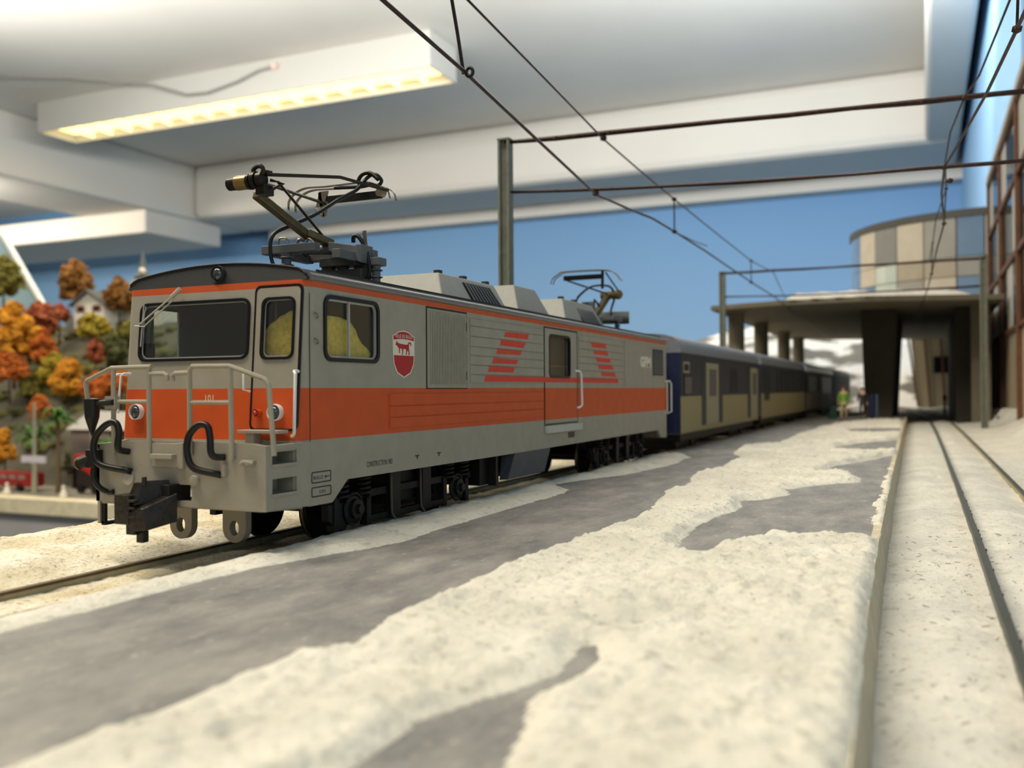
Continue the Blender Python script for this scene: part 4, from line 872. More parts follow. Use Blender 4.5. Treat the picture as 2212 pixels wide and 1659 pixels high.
def bogie(ya, yb):
    m = MB(); X = -6.46
    m.bx(X - .06, X + .04, ya - .55, yb + .55, .50, .60); m.bx(X - .04, X + .06, ya + .35, yb - .35, .18, .27)
    m.hexa([(X - .05, ya - .5, .30), (X + .05, ya - .5, .30), (X + .05, ya - .2, .12), (X - .05, ya - .2, .12)], [(X - .05, ya - .5, .5), (X + .05, ya - .5, .5), (X + .05, ya + .25, .5), (X - .05, ya + .25, .5)])
    for y in (ya - .35, ya + .35, yb - .35, yb + .35): m.bx(X - .05, X + .07, y - .05, y + .05, .16, .58)
    for y in (ya + .95, yb - .95): m.bx(X - .02, X + .10, y - .12, y + .12, .18, .78)
    m.bx(-8.25, -6.5, (ya + yb) / 2 - .5, (ya + yb) / 2 + .5, .35, .80); m.bx(-8.2, -8.1, ya - .5, yb + .5, .3, .6)
    m.bx(-8.0, -6.7, ya + .5, yb - .5, .25, .5)
    b = m.build('bogie_frame', M_dark, loco, bevel=.01)
    for y in (ya, yb):
        wheelset(y, b)
        MB().lathe([(.16, 0), (.16, .05), (.12, .06), (.12, .11), (.06, .12), (.06, .17)], (X + .02, y, .40), 'x', 20).build('axle_box', M_dark2, b, smooth='auto')
        MB().tube([(X + .07, y + .19 * math.cos(a), .40 + .19 * math.sin(a)) for a in np.linspace(0, 6.283, 21)[:-1]], .018, 6, closed=True).build('axle_box_ring', M_dark2, b)
        for s in (-1, 1): spring(X + .04, y + s * .24, .52, .82, b, .09)
    for y in (ya + .75, (ya + yb) / 2 + .15):
        MB().tube(arc([(X + .14, y, .82), (X + .15, y, .35), (X + .16, y + .03, .22), (X + .24, y + .12, .10)], 4), .018, 6).build('sand_pipe', mat('dusty_sand_pipe', (86, 80, 68), .6), b, smooth=True)
bogie(9.57, 12.3); bogie(19.2, 21.9)
eq = MB(); eq.bx(-7.9, -6.3, 12.9, 13.6, .36, .86); eq.bx(-8.3, -6.5, 13.4, 15.2, .40, .86); eqo = eq.build('equipment_box', M_dark, loco)
MB().hexa([(-6.30, 13.62, .38), (-6.14, 13.62, .40), (-6.14, 15.2, .40), (-6.30, 15.2, .38)], [(-6.30, 13.72, .84), (-6.06, 13.75, .84), (-6.06, 15.3, .84), (-6.30, 15.3, .84)]).build('battery_box_door', mat('blue_grey_box', (74, 78, 84), .5), eqo, bevel=.01)
MB().bx(-6.3, -6.16, 13.2, 13.26, .34, .84).build('box_strut', M_dark2, eqo)
MB().bx(-8.4, -6.2, 8.4, 23.1, .84, .92).build('underfloor', M_dark, loco)

# ------------------------------------------------------------------ coaches
NAVY = (24, 34, 66)
M_c1 = band_mat('blue_cream_coach_paint', [(0, (150, 138, 98)), (1.635, (40, 41, 52)), (2.86, (96, 98, 104))], var=.04)
M_navy = mat('navy_coach_paint', NAVY, .45, var=.1)
M_croof = mat('coach_roof_grey', (118, 122, 128), .45, var=.08)
M_cwin = mat('dark_coach_window', (22, 24, 34), .4, var=0, spec=.25)
M_cdoor = mat('cream_coach_door', (150, 143, 112), .5, var=.05)
M_cgrey = mat('brown_grey_curtain', (92, 84, 82), .6, var=.15)
def coach(y0, y1, label, doors=(), wins=(), mats=None, roofm=None):
    c = thing('railway_coach', label, 'railway coach', (XC, (y0 + y1) / 2, 0), 'coaches behind the locomotive')
    MB().bx(XL, XR, y0, y1, .60, 2.88).build('coach_body', mats or M_c1, c, bevel=.05)
    MB().bx(XL + .02, XR - .02, y0 - .02, y0 + .03, .62, 2.86).build('end_wall', M_navy, c)
    pr = []
    for k in range(13):
        a = math.pi * k / 12; ca, sa = math.cos(a), math.sin(a)
        pr.append((XC - 1.30 * (abs(ca) ** .6) * (1 if ca > 0 else -1), 2.84 + .55 * (sa ** .7)))
    n = len(pr)
    rm = MB(); rm.add([(x, y0 - .03, z) for x, z in pr] + [(x, y1 + .03, z) for x, z in pr], [(i, i + 1, n + i + 1, n + i) for i in range(n - 1)] + [tuple(range(n)), tuple(range(n, 2 * n))[::-1], (0, n, 2 * n - 1, n - 1)])
    rm.build('coach_roof', roofm or M_croof, c, smooth='auto')
    MB().bx(XC - .8, XC + .8, y0 - .5, y0, .75, 2.6).build('gangway', M_rubber, c)
    for a, b in doors:
        d = MB().bx(XR - .03, XR + .02, a, b, .76, 2.64).build('coach_door', M_cdoor, c, bevel=.01)
        m_ = (a + b) / 2; w_ = (b - a) * .28
        MB().bx(XR + .015, XR + .03, m_ - w_, m_ + w_, 1.62, 2.45).build('door_window', M_cgrey, d, bevel=.005)
        for p, q in ((a - .62, a - .02), (b + .02, b + .7)):
            MB().bx(XR - .01, XR + .006, p, q, .76, 2.68).build('door_recess', mat('dark_green_blue_recess', (20, 34, 44), .5), d)
    for a, b, z0, z1, kind in wins:
        w = MB().bx(XR - .01, XR + .012, a, b, z0, z1).build('coach_window', M_cwin if kind else M_cgrey, c, bevel=.01)
        MB().plate(rrect(a - .04, b + .04, z0 - .04, z1 + .04, .06), [rrect(a + .02, b - .02, z0 + .02, z1 - .02, .05)[::-1]], lambda p, q: (XR + .002, p, q), (.016, 0, 0)).build('window_frame', M_cdoor if kind == 2 else M_dark2, w)
    u = MB(); u.bx(XL + .2, XR - .15, y0 + .5, y1 - .5, .38, .62)
    for yy in (y0 + 2.2, y1 - 2.6): u.bx(-8.1, -6.5, yy - 1.2, yy + 1.2, .12, .5)
    u.build('coach_underframe', M_dark, c, bevel=.02)
    for yy in (y0 + 1.3, y0 + 3.2, y1 - 3.6, y1 - 1.6):
        o = MB().lathe([(.34, -.04), (.36, .04), (.30, .05), (.06, .05)], (-6.5, yy, .36), 'x', 20).build('coach_wheel', M_dark, c)
        MB().lathe([(.11, 0), (.11, .05), (.05, .07)], (-6.42, yy + .1, .44), 'x', 12).build('axle_cap', mat('white_axle_cap', (214, 200, 190), .5, var=0), o)
    return c
coach(24.9, 37.75, 'blue and cream baggage coach coupled behind the locomotive, with two cream doors', doors=((28.05, 29.85), (35.9, 37.5)), wins=((25.15, 25.8, 2.33, 2.56, 2), (25.25, 26.2, 1.7, 2.2, 0), (32.0, 33.0, 1.75, 2.5, 1)))
coach(38.5, 53.6, 'second blue and cream coach with a row of dark windows', wins=[(39.3, 40.5, 1.4, 2.63, 1)] + [(43.0 + 1.35 * k, 44.1 + 1.35 * k, 1.72, 2.6, 1) for k in range(6)])
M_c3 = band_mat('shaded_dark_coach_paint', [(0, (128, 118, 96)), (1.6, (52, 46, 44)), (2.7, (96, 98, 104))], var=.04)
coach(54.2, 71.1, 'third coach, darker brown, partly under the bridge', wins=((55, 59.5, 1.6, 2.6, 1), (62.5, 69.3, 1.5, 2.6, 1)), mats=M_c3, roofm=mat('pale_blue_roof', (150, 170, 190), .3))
coach(71.9, 88, 'last coach of the train, plain grey, under the bridge', mats=mat('grey_far_coach', (120, 120, 118), .6))
# ------------------------------------------------------------------ overhead line
def portal(y, xl, xr, zl, zr, zl2, zr2, label, w=.30):
    g = thing('catenary_portal', label, 'catenary mast', (xl, y, 0), 'catenary portals over the tracks')
    def mast(x, top):
        m = MB(); m.bx(x - w / 2, x - w / 2 + .06, y - .14, y + .14, -.2, top); m.bx(x + w / 2 - .06, x + w / 2, y - .14, y + .14, -.2, top); m.bx(x - w / 2 + .06, x + w / 2 - .06, y - .04, y + .04, -.2, top)
        o = m.build('mast', M_mast, g, bevel=.01)
        MB().bx(x - w / 2 - .01, x + w / 2 + .01, y - .15, y + .15, top, top + .04).build('mast_cap', M_mast, o)
    mast(xl, zl + .05); mast(xr, zr + .05)
    k = 9
    for a, b, nm in ((zl, zr, .055), (zl2, zr2, .036)):
        P_ = [(xl + (xr - xl) * i / k, y + random.uniform(-.015, .015), a + (b - a) * i / k - .10 * math.sin(math.pi * i / k) * (nm < .05) + random.uniform(-.012, .012)) for i in range(k + 1)]
        MB().tube(P_, [nm * random.uniform(.85, 1.25) for _ in P_], 8).build('crossbar', M_wire, g, smooth=True)
        for i in (1, 2, 7): MB().ball(P_[i], nm * 1.5, 1, (1.6, 1, .8)).build('solder_blob', M_wire, g)
    return g
portal(20.7, -9.35, 2.7, 7.92, 7.62, 6.70, 6.28, 'nearer portal of wires and a grey square mast behind the locomotive')
portal(48.0, -9.45, 2.55, 7.80, 7.80, 6.60, 6.55, 'farther portal of wires in front of the concrete bridge')
def knot(p, r, par): MB().ball(p, r, 1, (1.2, 1.2, 1)).build('solder_knot', M_wire, par)
ol = thing('overhead_line', 'brown overhead wires above the train', 'overhead wire', (-7, 20.7, 6.4))
cw = [(-5.0, -4, 6.5), (-5.70, 8.0, 6.5), (-5.86, 9.5, 6.5), (-6.1, 12.1, 6.5), (-6.45, 15.5, 6.46), (-6.8, 18.6, 6.46), (-7.02, 20.7, 6.44), (-6.86, 23.2, 6.48), (-6.72, 24.6, 6.5), (-6.64, 26.7, 6.46), (-6.70, 31, 6.5), (-6.86, 41.2, 6.5), (-6.9, 48, 6.52), (-6.9, 60, 6.1), (-7, 80, 5.9)]
mw = [(-5.4, -4, 8.0), (-6.1, 9.0, 7.85), (-6.29, 12.6, 7.78), (-6.5, 16, 7.75), (-6.82, 20.7, 7.72), (-6.72, 23, 7.56), (-6.64, 26.7, 7.41), (-6.7, 33, 7.38), (-6.86, 41.2, 7.44), (-6.88, 48, 7.7), (-6.9, 55, 6.2), (-6.9, 60, 6.12)]
MB().tube(cw, .030, 6).build('contact_wire', M_wire, ol, smooth=True)
MB().tube(mw, .022, 6).build('messenger_wire', M_wire, ol, smooth=True)
MB().tube([(-6.13, 11.6, 7.8), (-6.12, 11.9, 7.0), (-6.11, 12.05, 6.52)], .026, 6).build('dropper_wire', M_wire, ol)
MB().tube([(-6.04 + .055 * math.cos(a), 12.12, 6.50 + .065 * math.sin(a)) for a in np.linspace(0, 6.283, 17)[:-1]], .026, 6, closed=True).build('wire_eyelet', mat('black_wire', (26, 24, 20), .4), ol, smooth=True)
knot((-6.13, 12.1, 6.5), .03, ol)
for p, q in (((-6.64, 26.7, 7.41), (-6.64, 26.7, 6.46)), ((-6.86, 41.2, 7.44), (-6.86, 41.2, 6.5))):
    MB().cyl(p, q, .022, 6).build('dropper_wire', M_wire, ol); knot(p, .07, ol); knot(q, .07, ol)
MB().tube([(-6.62, 26.9, 6.44), (-6.45, 28.6, 6.42), (-6.3, 29.6, 6.42)], .016, 5).build('wire_end', M_wire, ol)
for p in ((-7.02, 20.7, 6.46), (-6.82, 20.7, 7.74)): knot(p, .075, ol)
ol = thing('overhead_line', 'brown overhead wires above the empty right-hand track', 'overhead wire', (.8, 20.7, 6.2))
cw = [(1.9, -4, 6.3), (1.30, 10, 6.3), (1.1, 13.1, 6.3), (.92, 16, 6.36), (.6, 19.3, 6.36), (.42, 20.7, 6.30), (.40, 23.0, 6.22), (.54, 27.8, 6.3), (.42, 33, 6.32), (.31, 39.8, 6.3), (.2, 45, 6.28), (.03, 50.9, 6.3), (-.2, 62, 6.1)]
mw = [(2.2, -4, 7.9), (1.50, 12, 7.72), (1.24, 15.9, 7.7), (1.0, 19.4, 7.68), (.78, 20.7, 7.64), (.58, 22.5, 7.45), (.52, 25, 7.35), (.60, 27.8, 7.25), (.40, 33, 7.3), (.36, 39.8, 7.5), (.25, 48, 7.75)]
MB().tube(cw, .026, 6).build('contact_wire', M_wire, ol, smooth=True)
MB().tube(mw, .020, 6).build('messenger_wire', M_wire, ol, smooth=True)
for p, q in (((1.14, 12.9, 7.75), (1.1, 13.1, 6.3)), ((.60, 27.8, 7.25), (.54, 27.8, 6.3)), ((.36, 39.8, 7.5), (.31, 39.8, 6.3))):
    MB().cyl(p, q, .020, 6).build('dropper_wire', M_wire, ol); knot(q, .06, ol); knot(p, .05, ol)
for p in ((.42, 20.7, 6.3), (.78, 20.7, 7.66), (.55, 22, 6.28)): knot(p, .065, ol)

# ------------------------------------------------------------------ bridge over the tracks
br = thing('concrete_bridge', 'grey concrete road bridge on round pillars across the tracks', 'bridge', (-3, 68, 0))
MB().plate([(-11.2, 53.4), (-7, 51.8), (-3, 51.4), (3.82, 53.7), (3.82, 69.2), (14, 69.2), (14, 102), (-11.6, 88)], [], lambda x, y: (x, y, 6.36), (0, 0, .28)).build('bridge_slab', M_conc, br, bevel=.03)
for y in (55.6, 64.8, 76.0, 85.4):
    MB().lathe([(.60, -.2), (.48, 0), (.48, 6.2), (.52, 6.36)], (-10.15, y, 0), 'z', 20).build('round_pillar', M_conc, br, smooth='auto')
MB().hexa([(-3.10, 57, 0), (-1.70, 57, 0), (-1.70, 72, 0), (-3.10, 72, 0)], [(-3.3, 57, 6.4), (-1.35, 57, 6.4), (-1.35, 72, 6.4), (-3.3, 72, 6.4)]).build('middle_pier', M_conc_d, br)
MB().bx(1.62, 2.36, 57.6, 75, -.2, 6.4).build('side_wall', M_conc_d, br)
MB().bx(2.36, 3.32, 56.2, 58.2, -.3, 6.4).build('square_pillar', M_conc, br, bevel=.02)
def bsnow(X, Y):
    e = np.interp(X, [-11.2, -7, -3, 6], [53.4, 51.8, 51.4, 54.6]) + .02
    d = np.clip((Y - e) / .25, 0, 1) * np.clip((X + 7.0) / .8, 0, 1) * np.clip((2.6 - X) / 1.0, 0, 1)
    return 6.60 + d * (.32 + .22 * fbm(X, Y, .9, 3, 3))
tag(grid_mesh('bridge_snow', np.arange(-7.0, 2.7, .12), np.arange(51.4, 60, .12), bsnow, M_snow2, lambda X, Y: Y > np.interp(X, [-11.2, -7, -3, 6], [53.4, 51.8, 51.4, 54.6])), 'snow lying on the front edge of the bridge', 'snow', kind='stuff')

# round panelled tower on the bridge
tw = thing('round_tower', 'round tower clad in beige, grey and mirror panels on the bridge', 'tower', (5.2, 90, 6.64))
R_, cx_, cy_ = 11.2, 5.2, 90.0
PC = {'b': mat('beige_tower_panel', (226, 216, 200), .6, var=.05, vscale=1), 'g': mat('grey_tower_panel', (158, 158, 158), .6, var=.05, vscale=1), 'w': mat('shiny_white_tower_panel', (226, 238, 232), .15, var=.03, vscale=1, spec=1.), 'l': mat('light_grey_tower_panel', (182, 180, 174), .5, var=.05, vscale=1),
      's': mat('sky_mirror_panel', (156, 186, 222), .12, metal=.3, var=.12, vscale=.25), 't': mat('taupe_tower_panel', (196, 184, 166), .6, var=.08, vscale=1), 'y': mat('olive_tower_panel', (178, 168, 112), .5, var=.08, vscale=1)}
# angle (degrees from the side facing the camera) of panel edges, and rows from the top down
cols = [-84, -61.5, -48.8, -36.3, -24, -11.3, -1.2, 12, 30, 50, 70]
rows = [15.0, 11.9, 10.4, 9.5, 6.64]
pat = [('s', 's', 's', 's'), ('b', 'b', 's', 's'), ('g', 'w', 'w', 'y'), ('b', 't', 'l', 'w'), ('l', 't', 'b', 'g'), ('s', 'l', 's', 's'), ('b', 'g', 't', 'w'), ('g', 'l', 'b', 't'), ('b', 't', 'l', 'w'), ('g', 't', 'l', 'b')]
base_dir = math.atan2(-90, -5.2)
for i in range(len(cols) - 1):
    for j in range(4):
        a0, a1 = base_dir + math.radians(cols[i] + .25), base_dir + math.radians(cols[i + 1] - .25); z1, z0 = rows[j] - .03, rows[j + 1] + .03
        mb = MB(); K = 4; vs = []
        for r in (R_, R_ - .15):
            for k in range(K + 1):
                a = a0 + (a1 - a0) * k / K
                for z in (z0, z1): vs.append((cx_ + r * math.cos(a), cy_ + r * math.sin(a), z))
        S_ = 2 * (K + 1); fs = []
        for k in range(K):
            b0 = 2 * k; fs += [(b0, b0 + 2, b0 + 3, b0 + 1), (S_ + b0, S_ + b0 + 1, S_ + b0 + 3, S_ + b0 + 2), (b0 + 1, b0 + 3, S_ + b0 + 3, S_ + b0 + 1), (b0, S_ + b0, S_ + b0 + 2, b0 + 2)]
        fs += [(0, 1, S_ + 1, S_), (S_ - 2, 2 * S_ - 2, 2 * S_ - 1, S_ - 1)]
        mb.add(vs, fs).build('panel', PC[pat[i][j]], tw)
MB().lathe([(R_ - .3, 6.64), (R_ - .3, 15.0), (.1, 15.0)], (cx_, cy_, 0), 'z', 64).build('tower_core', mat('dark_tower_core', (80, 80, 78), .7), tw)
MB().lathe([(R_ + .1, 14.98), (R_ + .1, 15.55), (R_ - .6, 15.6), (.1, 15.6)], (cx_, cy_, 0), 'z', 72).build('tower_rim', mat('dark_grey_rim', (96, 96, 92), .6), tw)

# station building along the right-hand side
sb = thing('station_building', 'station building with brown pilasters, glass and a beige lower wall at the right edge', 'building', (5, 50, -.2))
M_pil = mat('rust_brown_pilaster', (104, 70, 48), .6, var=.2, vscale=2)
M_wall = mat('beige_station_wall', (170, 154, 130), .7, var=.06, vscale=1)
M_upper = mat('light_station_panel', (188, 186, 180), .5, var=.06, vscale=.6)
M_sglass = glass('station_glass', (196, 206, 216), .03, .38)
XF = 4.05
ypil = [29.0, 38.6, 48.2, 58.6, 68.4]
ztop = 15.0
rails_z = [4.7, 8.15, 11.7, ztop]
for y in ypil:
    MB().bx(XF - .16, XF + .2, y - .22, y + .22, -.2, ztop + .6).build('pilaster', M_pil, sb, bevel=.02)
for a, b in zip(ypil[:-1], ypil[1:]):
    MB().bx(XF + .05, XF + .25, a + .22, b - .22, -.2, 4.6).build('lower_wall', M_wall, sb)
    MB().bx(XF - .12, XF + .1, a + .22, b - .22, 4.6, 4.78).build('sill_rail', M_pil, sb)
    for zz in (8.15, 11.7, ztop): MB().bx(XF - .12, XF + .1, a + .22, b - .22, zz - .13, zz + .13).build('sill_rail', M_pil, sb)
    ys_ = np.linspace(a + .22, b - .22, 4)
    for k, (za, zb) in enumerate(((4.78, 8.02), (8.28, 11.57), (11.83, 14.87))):
        for i in range(3):
            MB().bx(XF + .0, XF + .04, ys_[i] + .04, ys_[i + 1] - .04, za + .03, zb - .03).build('pane', M_sglass if (i + k) % 3 != 1 else M_upper, sb)
MB().bx(XF + .3, 8.6, 29, 30, -.2, ztop).build('end_wall', M_wall, sb)
MB().bx(XF + 2.4, XF + 2.6, 30, 68.4, -.2, ztop - 3).build('inner_wall', mat('pale_inner_wall', (196, 196, 198), .7), sb)
MB().bx(XF - .2, 8.9, 28.8, 68.6, ztop + .1, ztop + .5).build('flat_roof', mat('pale_roof', (188, 186, 180), .7), sb)
MB().bx(XF + .2, 8.6, 30, 68.4, 4.6, 4.75).build('upper_floor', M_conc, sb)
MB().bx(XF + .2, 8.6, 30, 68.4, 8.1, 8.2).build('upper_floor', M_conc, sb)
MB().bx(3.4, 4.0, 50, 68, -.2, .35).build('plinth', M_conc, sb, bevel=.05)

# brown-columned house seen through the bridge
hb = thing('columned_house', 'beige house with slanting brown columns seen through the bridge', 'house', (1, 101, -.2))
MB().hexa([(-.5, 101, -.3), (4.5, 101, -.3), (4.5, 108, -.3), (-.5, 108, -.3)], [(-1.2, 101, 6.8), (4.5, 101, 6.8), (4.5, 108, 6.8), (-1.2, 108, 6.8)]).build('house_body', mat('beige_house_wall', (206, 192, 160), .7), hb)
for a, b in ((-.5, -1.6), (.6, .0), (1.9, 1.5), (2.9, 2.9)): MB().bar((a, 100.6, -.3), (b, 100.6, 8.2), .2, .3).build('slanting_column', M_pil, hb)
MB().bx(.9, 2.7, 100.85, 101.0, 3.3, 4.9).build('window_band', M_cwin, hb)
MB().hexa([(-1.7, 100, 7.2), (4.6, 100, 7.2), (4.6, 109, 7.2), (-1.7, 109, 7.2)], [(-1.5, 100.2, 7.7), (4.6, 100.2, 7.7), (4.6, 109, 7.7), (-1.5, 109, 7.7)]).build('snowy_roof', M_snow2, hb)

# snowy mountainside behind the train
def snow_hill_mat():
    m = bpy.data.materials.new('snow_and_rock'); m.use_nodes = True; nt = m.node_tree; p = nt.nodes['Principled BSDF']
    tc = nt.nodes.new('ShaderNodeTexCoord'); mp = nt.nodes.new('ShaderNodeMapping'); mp.inputs['Scale'].default_value = (.12, .12, .34); nt.links.new(tc.outputs['Object'], mp.inputs[0])
    n = nt.nodes.new('ShaderNodeTexNoise'); n.inputs['Scale'].default_value = 1.6; n.inputs['Detail'].default_value = 6; nt.links.new(mp.outputs[0], n.inputs['Vector'])
    r = nt.nodes.new('ShaderNodeValToRGB'); r.color_ramp.elements[0].position = .47; r.color_ramp.elements[1].position = .55
    r.color_ramp.elements[0].color = (*lin((212, 210, 205)), 1); r.color_ramp.elements[1].color = (*lin((104, 100, 92)), 1)
    nt.links.new(n.outputs[0], r.inputs[0]); nt.links.new(r.outputs[0], p.inputs['Base Color']); p.inputs['Roughness'].default_value = .85
    return m
def hillz(X, Y):
    t = np.clip((Y - 104) / 20, 0, 1); top = np.interp(X, [-80, -45, -31, -27, -23, -16, -8, 0, 8], [4, 6, 7.6, 8.8, 10.2, 10.4, 11, 12, 12])
    return -.4 + t ** .8 * top + 1.3 * fbm(X, Y, .22, 4, 5) * np.clip(t * 3, 0, 1) - .8 * np.clip((Y - 126) / 6, 0, 1) * 10
tag(grid_mesh('snowy_mountainside', np.arange(-80, 8.5, .7), np.arange(102, 136, .6), hillz, snow_hill_mat()), 'white snowy mountainside with grey rock behind the train and bridge', 'hillside')
sp_ = thing('signal_post', 'small dark signal post beside the far right-hand track', 'signal', (1.1, 74, -.2))
MB().cyl((1.35, 74, -.2), (1.35, 74, 1.2), .08, 8).build('post', M_dark, sp_); MB().bx(1.22, 1.48, 73.9, 74.1, .9, 1.3).build('signal_head', M_dark, sp_, bevel=.02)
bp_ = thing('ticket_machine', 'small dark blue box standing in front of the middle bridge pier', 'machine', (-2.45, 54, Z_PLAT))
MB().bx(-2.72, -2.48, 53.8, 54.2, Z_PLAT, 1.45).build('case', mat('deep_blue_box', (14, 28, 66), .5), bp_, bevel=.03); MB().bx(-2.40, -2.3, 53.85, 54.1, Z_PLAT, 1.5).build('side_post', mat('blue_grey_post', (70, 84, 104), .5), bp_)

# ------------------------------------------------------------------ people
def figure(base, h, jacket, trousers, hair, label, heading=0., bag=None, stride=.18):
    x0, y0, z0 = base; k = h / 1.75
    r = thing('person', label, 'person', base)
    def skin(name, verts, edges, radii, m, root=0, sub=2):
        me = bpy.data.meshes.new(name); me.from_pydata([Vector(v) * k for v in verts], edges, []); me.materials.append(m)
        o = bpy.data.objects.new(name, me); COL.objects.link(o); o.parent = r
        s = o.modifiers.new('skin', 'SKIN'); s.use_smooth_shade = True
        for i, q in enumerate(me.skin_vertices[0].data): q.radius = (radii[i][0] * k, radii[i][1] * k) if isinstance(radii[i], tuple) else (radii[i] * k, radii[i] * k); q.use_root = (i == root)
        su = o.modifiers.new('sub', 'SUBSURF'); su.levels = sub; su.render_levels = sub
        return o
    M_skin = mat('figure_skin', (206, 160, 130), .6, var=.03)
    V = [(0, 0, .95), (0, 0, 1.2), (0, 0, 1.42), (0, .0, 1.52), (0, -.02, 1.62), (0, -.01, 1.70),
         (-.17, 0, 1.40), (-.24, .02, 1.13), (-.25, -.06, .90), (.17, 0, 1.40), (.25, .02, 1.13), (.27, -.04, .88),
         (-.09, 0, .90), (-.10, -stride * .5, .50), (-.10, -stride * .3, .08), (-.10, -stride * .3 - .14, .04), (.09, 0, .90), (.10, stride * .2, .50), (.10, stride, .10), (.10, stride - .13, .04),
         (-.25, -.10, .83), (.27, -.08, .81)]
    E = [(0, 1), (1, 2), (2, 3), (3, 4), (4, 5), (2, 6), (6, 7), (7, 8), (2, 9), (9, 10), (10, 11), (0, 12), (12, 13), (13, 14), (14, 15), (0, 16), (16, 17), (17, 18), (18, 19), (8, 20), (11, 21)]
    Rr = [(.14, .10), (.14, .10), (.13, .09), .055, (.085, .10), (.07, .085), .055, .042, .03, .055, .042, .03, .085, .06, .04, .035, .085, .06, .04, .035, .025, .025]
    skin('body', V, E, Rr, M_skin)
    JV = [(0, 0, .92), (0, 0, 1.2), (0, 0, 1.42), (-.17, 0, 1.41), (-.245, .02, 1.13), (-.25, -.05, .93), (.17, 0, 1.41), (.255, .02, 1.13), (.27, -.03, .91), (0, 0, .78)]
    skin('jacket', JV, [(0, 1), (1, 2), (2, 3), (3, 4), (4, 5), (2, 6), (6, 7), (7, 8), (0, 9)], [(.18, .13), (.17, .12), (.15, .11), .075, .06, .05, .075, .06, .05, (.19, .14)], jacket)
    skin('trousers', [(0, 0, .92), (-.09, 0, .86), (-.10, -stride * .5, .50), (-.10, -stride * .3, .12), (.09, 0, .86), (.10, stride * .2, .50), (.10, stride, .14)], [(0, 1), (1, 2), (2, 3), (0, 4), (4, 5), (5, 6)], [(.15, .11), .1, .075, .06, .1, .075, .06], trousers)
    for sx, yy in ((-.10, -stride * .3), (.10, stride)):
        MB().hexa([Vector(base) + Vector((sx - .05, yy - .2, 0)) * k, Vector(base) + Vector((sx + .05, yy - .2, 0)) * k, Vector(base) + Vector((sx + .05, yy + .08, 0)) * k, Vector(base) + Vector((sx - .05, yy + .08, 0)) * k],
                  [Vector(base) + Vector((sx - .04, yy - .18, .06)) * k, Vector(base) + Vector((sx + .04, yy - .18, .06)) * k, Vector(base) + Vector((sx + .045, yy + .07, .12)) * k, Vector(base) + Vector((sx - .045, yy + .07, .12)) * k]).build('shoe', M_dark, r, bevel=.02)
    hb_ = MB(); c = Vector(base) + Vector((0, .015, 1.69)) * k; hb_.ball(c, .105 * k, 2, (.95, 1.1, .95)); hb_.build('hair', hair, r, smooth=True)
    fa = MB(); fa.ball(Vector(base) + Vector((0, -.118, 1.635)) * k, .018 * k, 1, (.8, 1, 1.4)); fa.build('nose', M_skin, r)
    for s in (-1, 1): MB().ball(Vector(base) + Vector((s * .034, -.105, 1.66)) * k, .013 * k, 1).build('eye', M_dark, r)
    for s, hx, hy in ((-1, -.25, -.10), (1, .27, -.08)):
        fm = MB()
        for i in range(4):
            fm.tube([Vector(base) + Vector((hx + s * .0 - .03 + .02 * i, hy, .83)) * k, Vector(base) + Vector((hx - .03 + .02 * i, hy - .015, .785 - .008 * (i in (1, 2)))) * k, Vector(base) + Vector((hx - .03 + .02 * i, hy + .005, .755 - .01 * (i in (1, 2)))) * k], .010 * k, 5)
        fm.tube([Vector(base) + Vector((hx, hy - .02, .84)) * k, Vector(base) + Vector((hx - s * .0, hy - .05, .80)) * k], .011 * k, 5)
        fm.build('fingers', M_skin, r)
    r.rotation_euler = (0, 0, heading)
    return r
figure((-3.95, 52.6, Z_PLAT), 1.78, mat('lime_green_jacket', (118, 160, 66), .7), mat('beige_trousers', (196, 178, 140), .7), mat('brown_hair', (96, 60, 40), .8), 'figure in a green jacket and beige trousers standing on the platform by the train')
sc_ = thing('suitcase', 'dark green suitcase standing left of the green-jacketed figure', 'suitcase', (-4.55, 52.7, Z_PLAT))
MB().hexa([(-4.78, 52.6, Z_PLAT + .03), (-4.30, 52.6, Z_PLAT + .03), (-4.30, 52.85, Z_PLAT + .03), (-4.78, 52.85, Z_PLAT + .03)], [(-4.60, 52.6, .85), (-4.30, 52.6, .9), (-4.30, 52.85, .9), (-4.60, 52.85, .85)]).build('case', mat('dark_green_case', (24, 60, 44), .5), sc_, bevel=.03)
MB().tube([(-4.52, 52.72, .86), (-4.50, 52.72, 1.02), (-4.38, 52.72, 1.04), (-4.36, 52.72, .88)], .02, 6).build('handle', M_dark, sc_)
figure((-3.15, 55.2, Z_PLAT), 1.7, mat('dark_coat', (52, 48, 50), .7), mat('dark_trousers', (50, 52, 60), .7), mat('black_hair', (34, 28, 26), .8), 'dark-coated figure standing in the shade by the middle bridge pier', stride=.05)

# ------------------------------------------------------------------ scenery at the far left
st_ = thing('street_module', 'lower module with a pale street edge and a grey front board at the left', 'layout module', (-100, 74, -10))
MB().bx(-140, -70, 71.5, 140, -11.5, -9.15).build('street_slab', mat('grey_street', (150, 144, 132), .8, vscale=.5), st_)
MB().bx(-140, -70, 69.2, 71.4, -11.0, -9.3).build('snowy_kerb', mat('cream_kerb', (226, 216, 186), .8, vscale=1), st_, bevel=.1)
MB().bx(-140, -70, 70, 71, -32, -11.05).build('front_board', mat('grey_fascia_board', (176, 176, 178), .6, var=.04, vscale=.3), st_)
def hill_l(X, Y):
    t = np.clip((Y - 79) / 27, 0, 1)
    top = np.interp(X, [-150, -128, -122, -108, -90], [20, 22, 22.5, 22, 20])
    return -9.2 + t ** .85 * top + 2.4 * fbm(X, Y, .12, 5, 77) * np.clip(t * 4, 0, 1)
M_rock = mat('grey_rock_hillside', (92, 88, 76), .9, var=.35, vscale=.25, bump=.8, bscale=1.5)
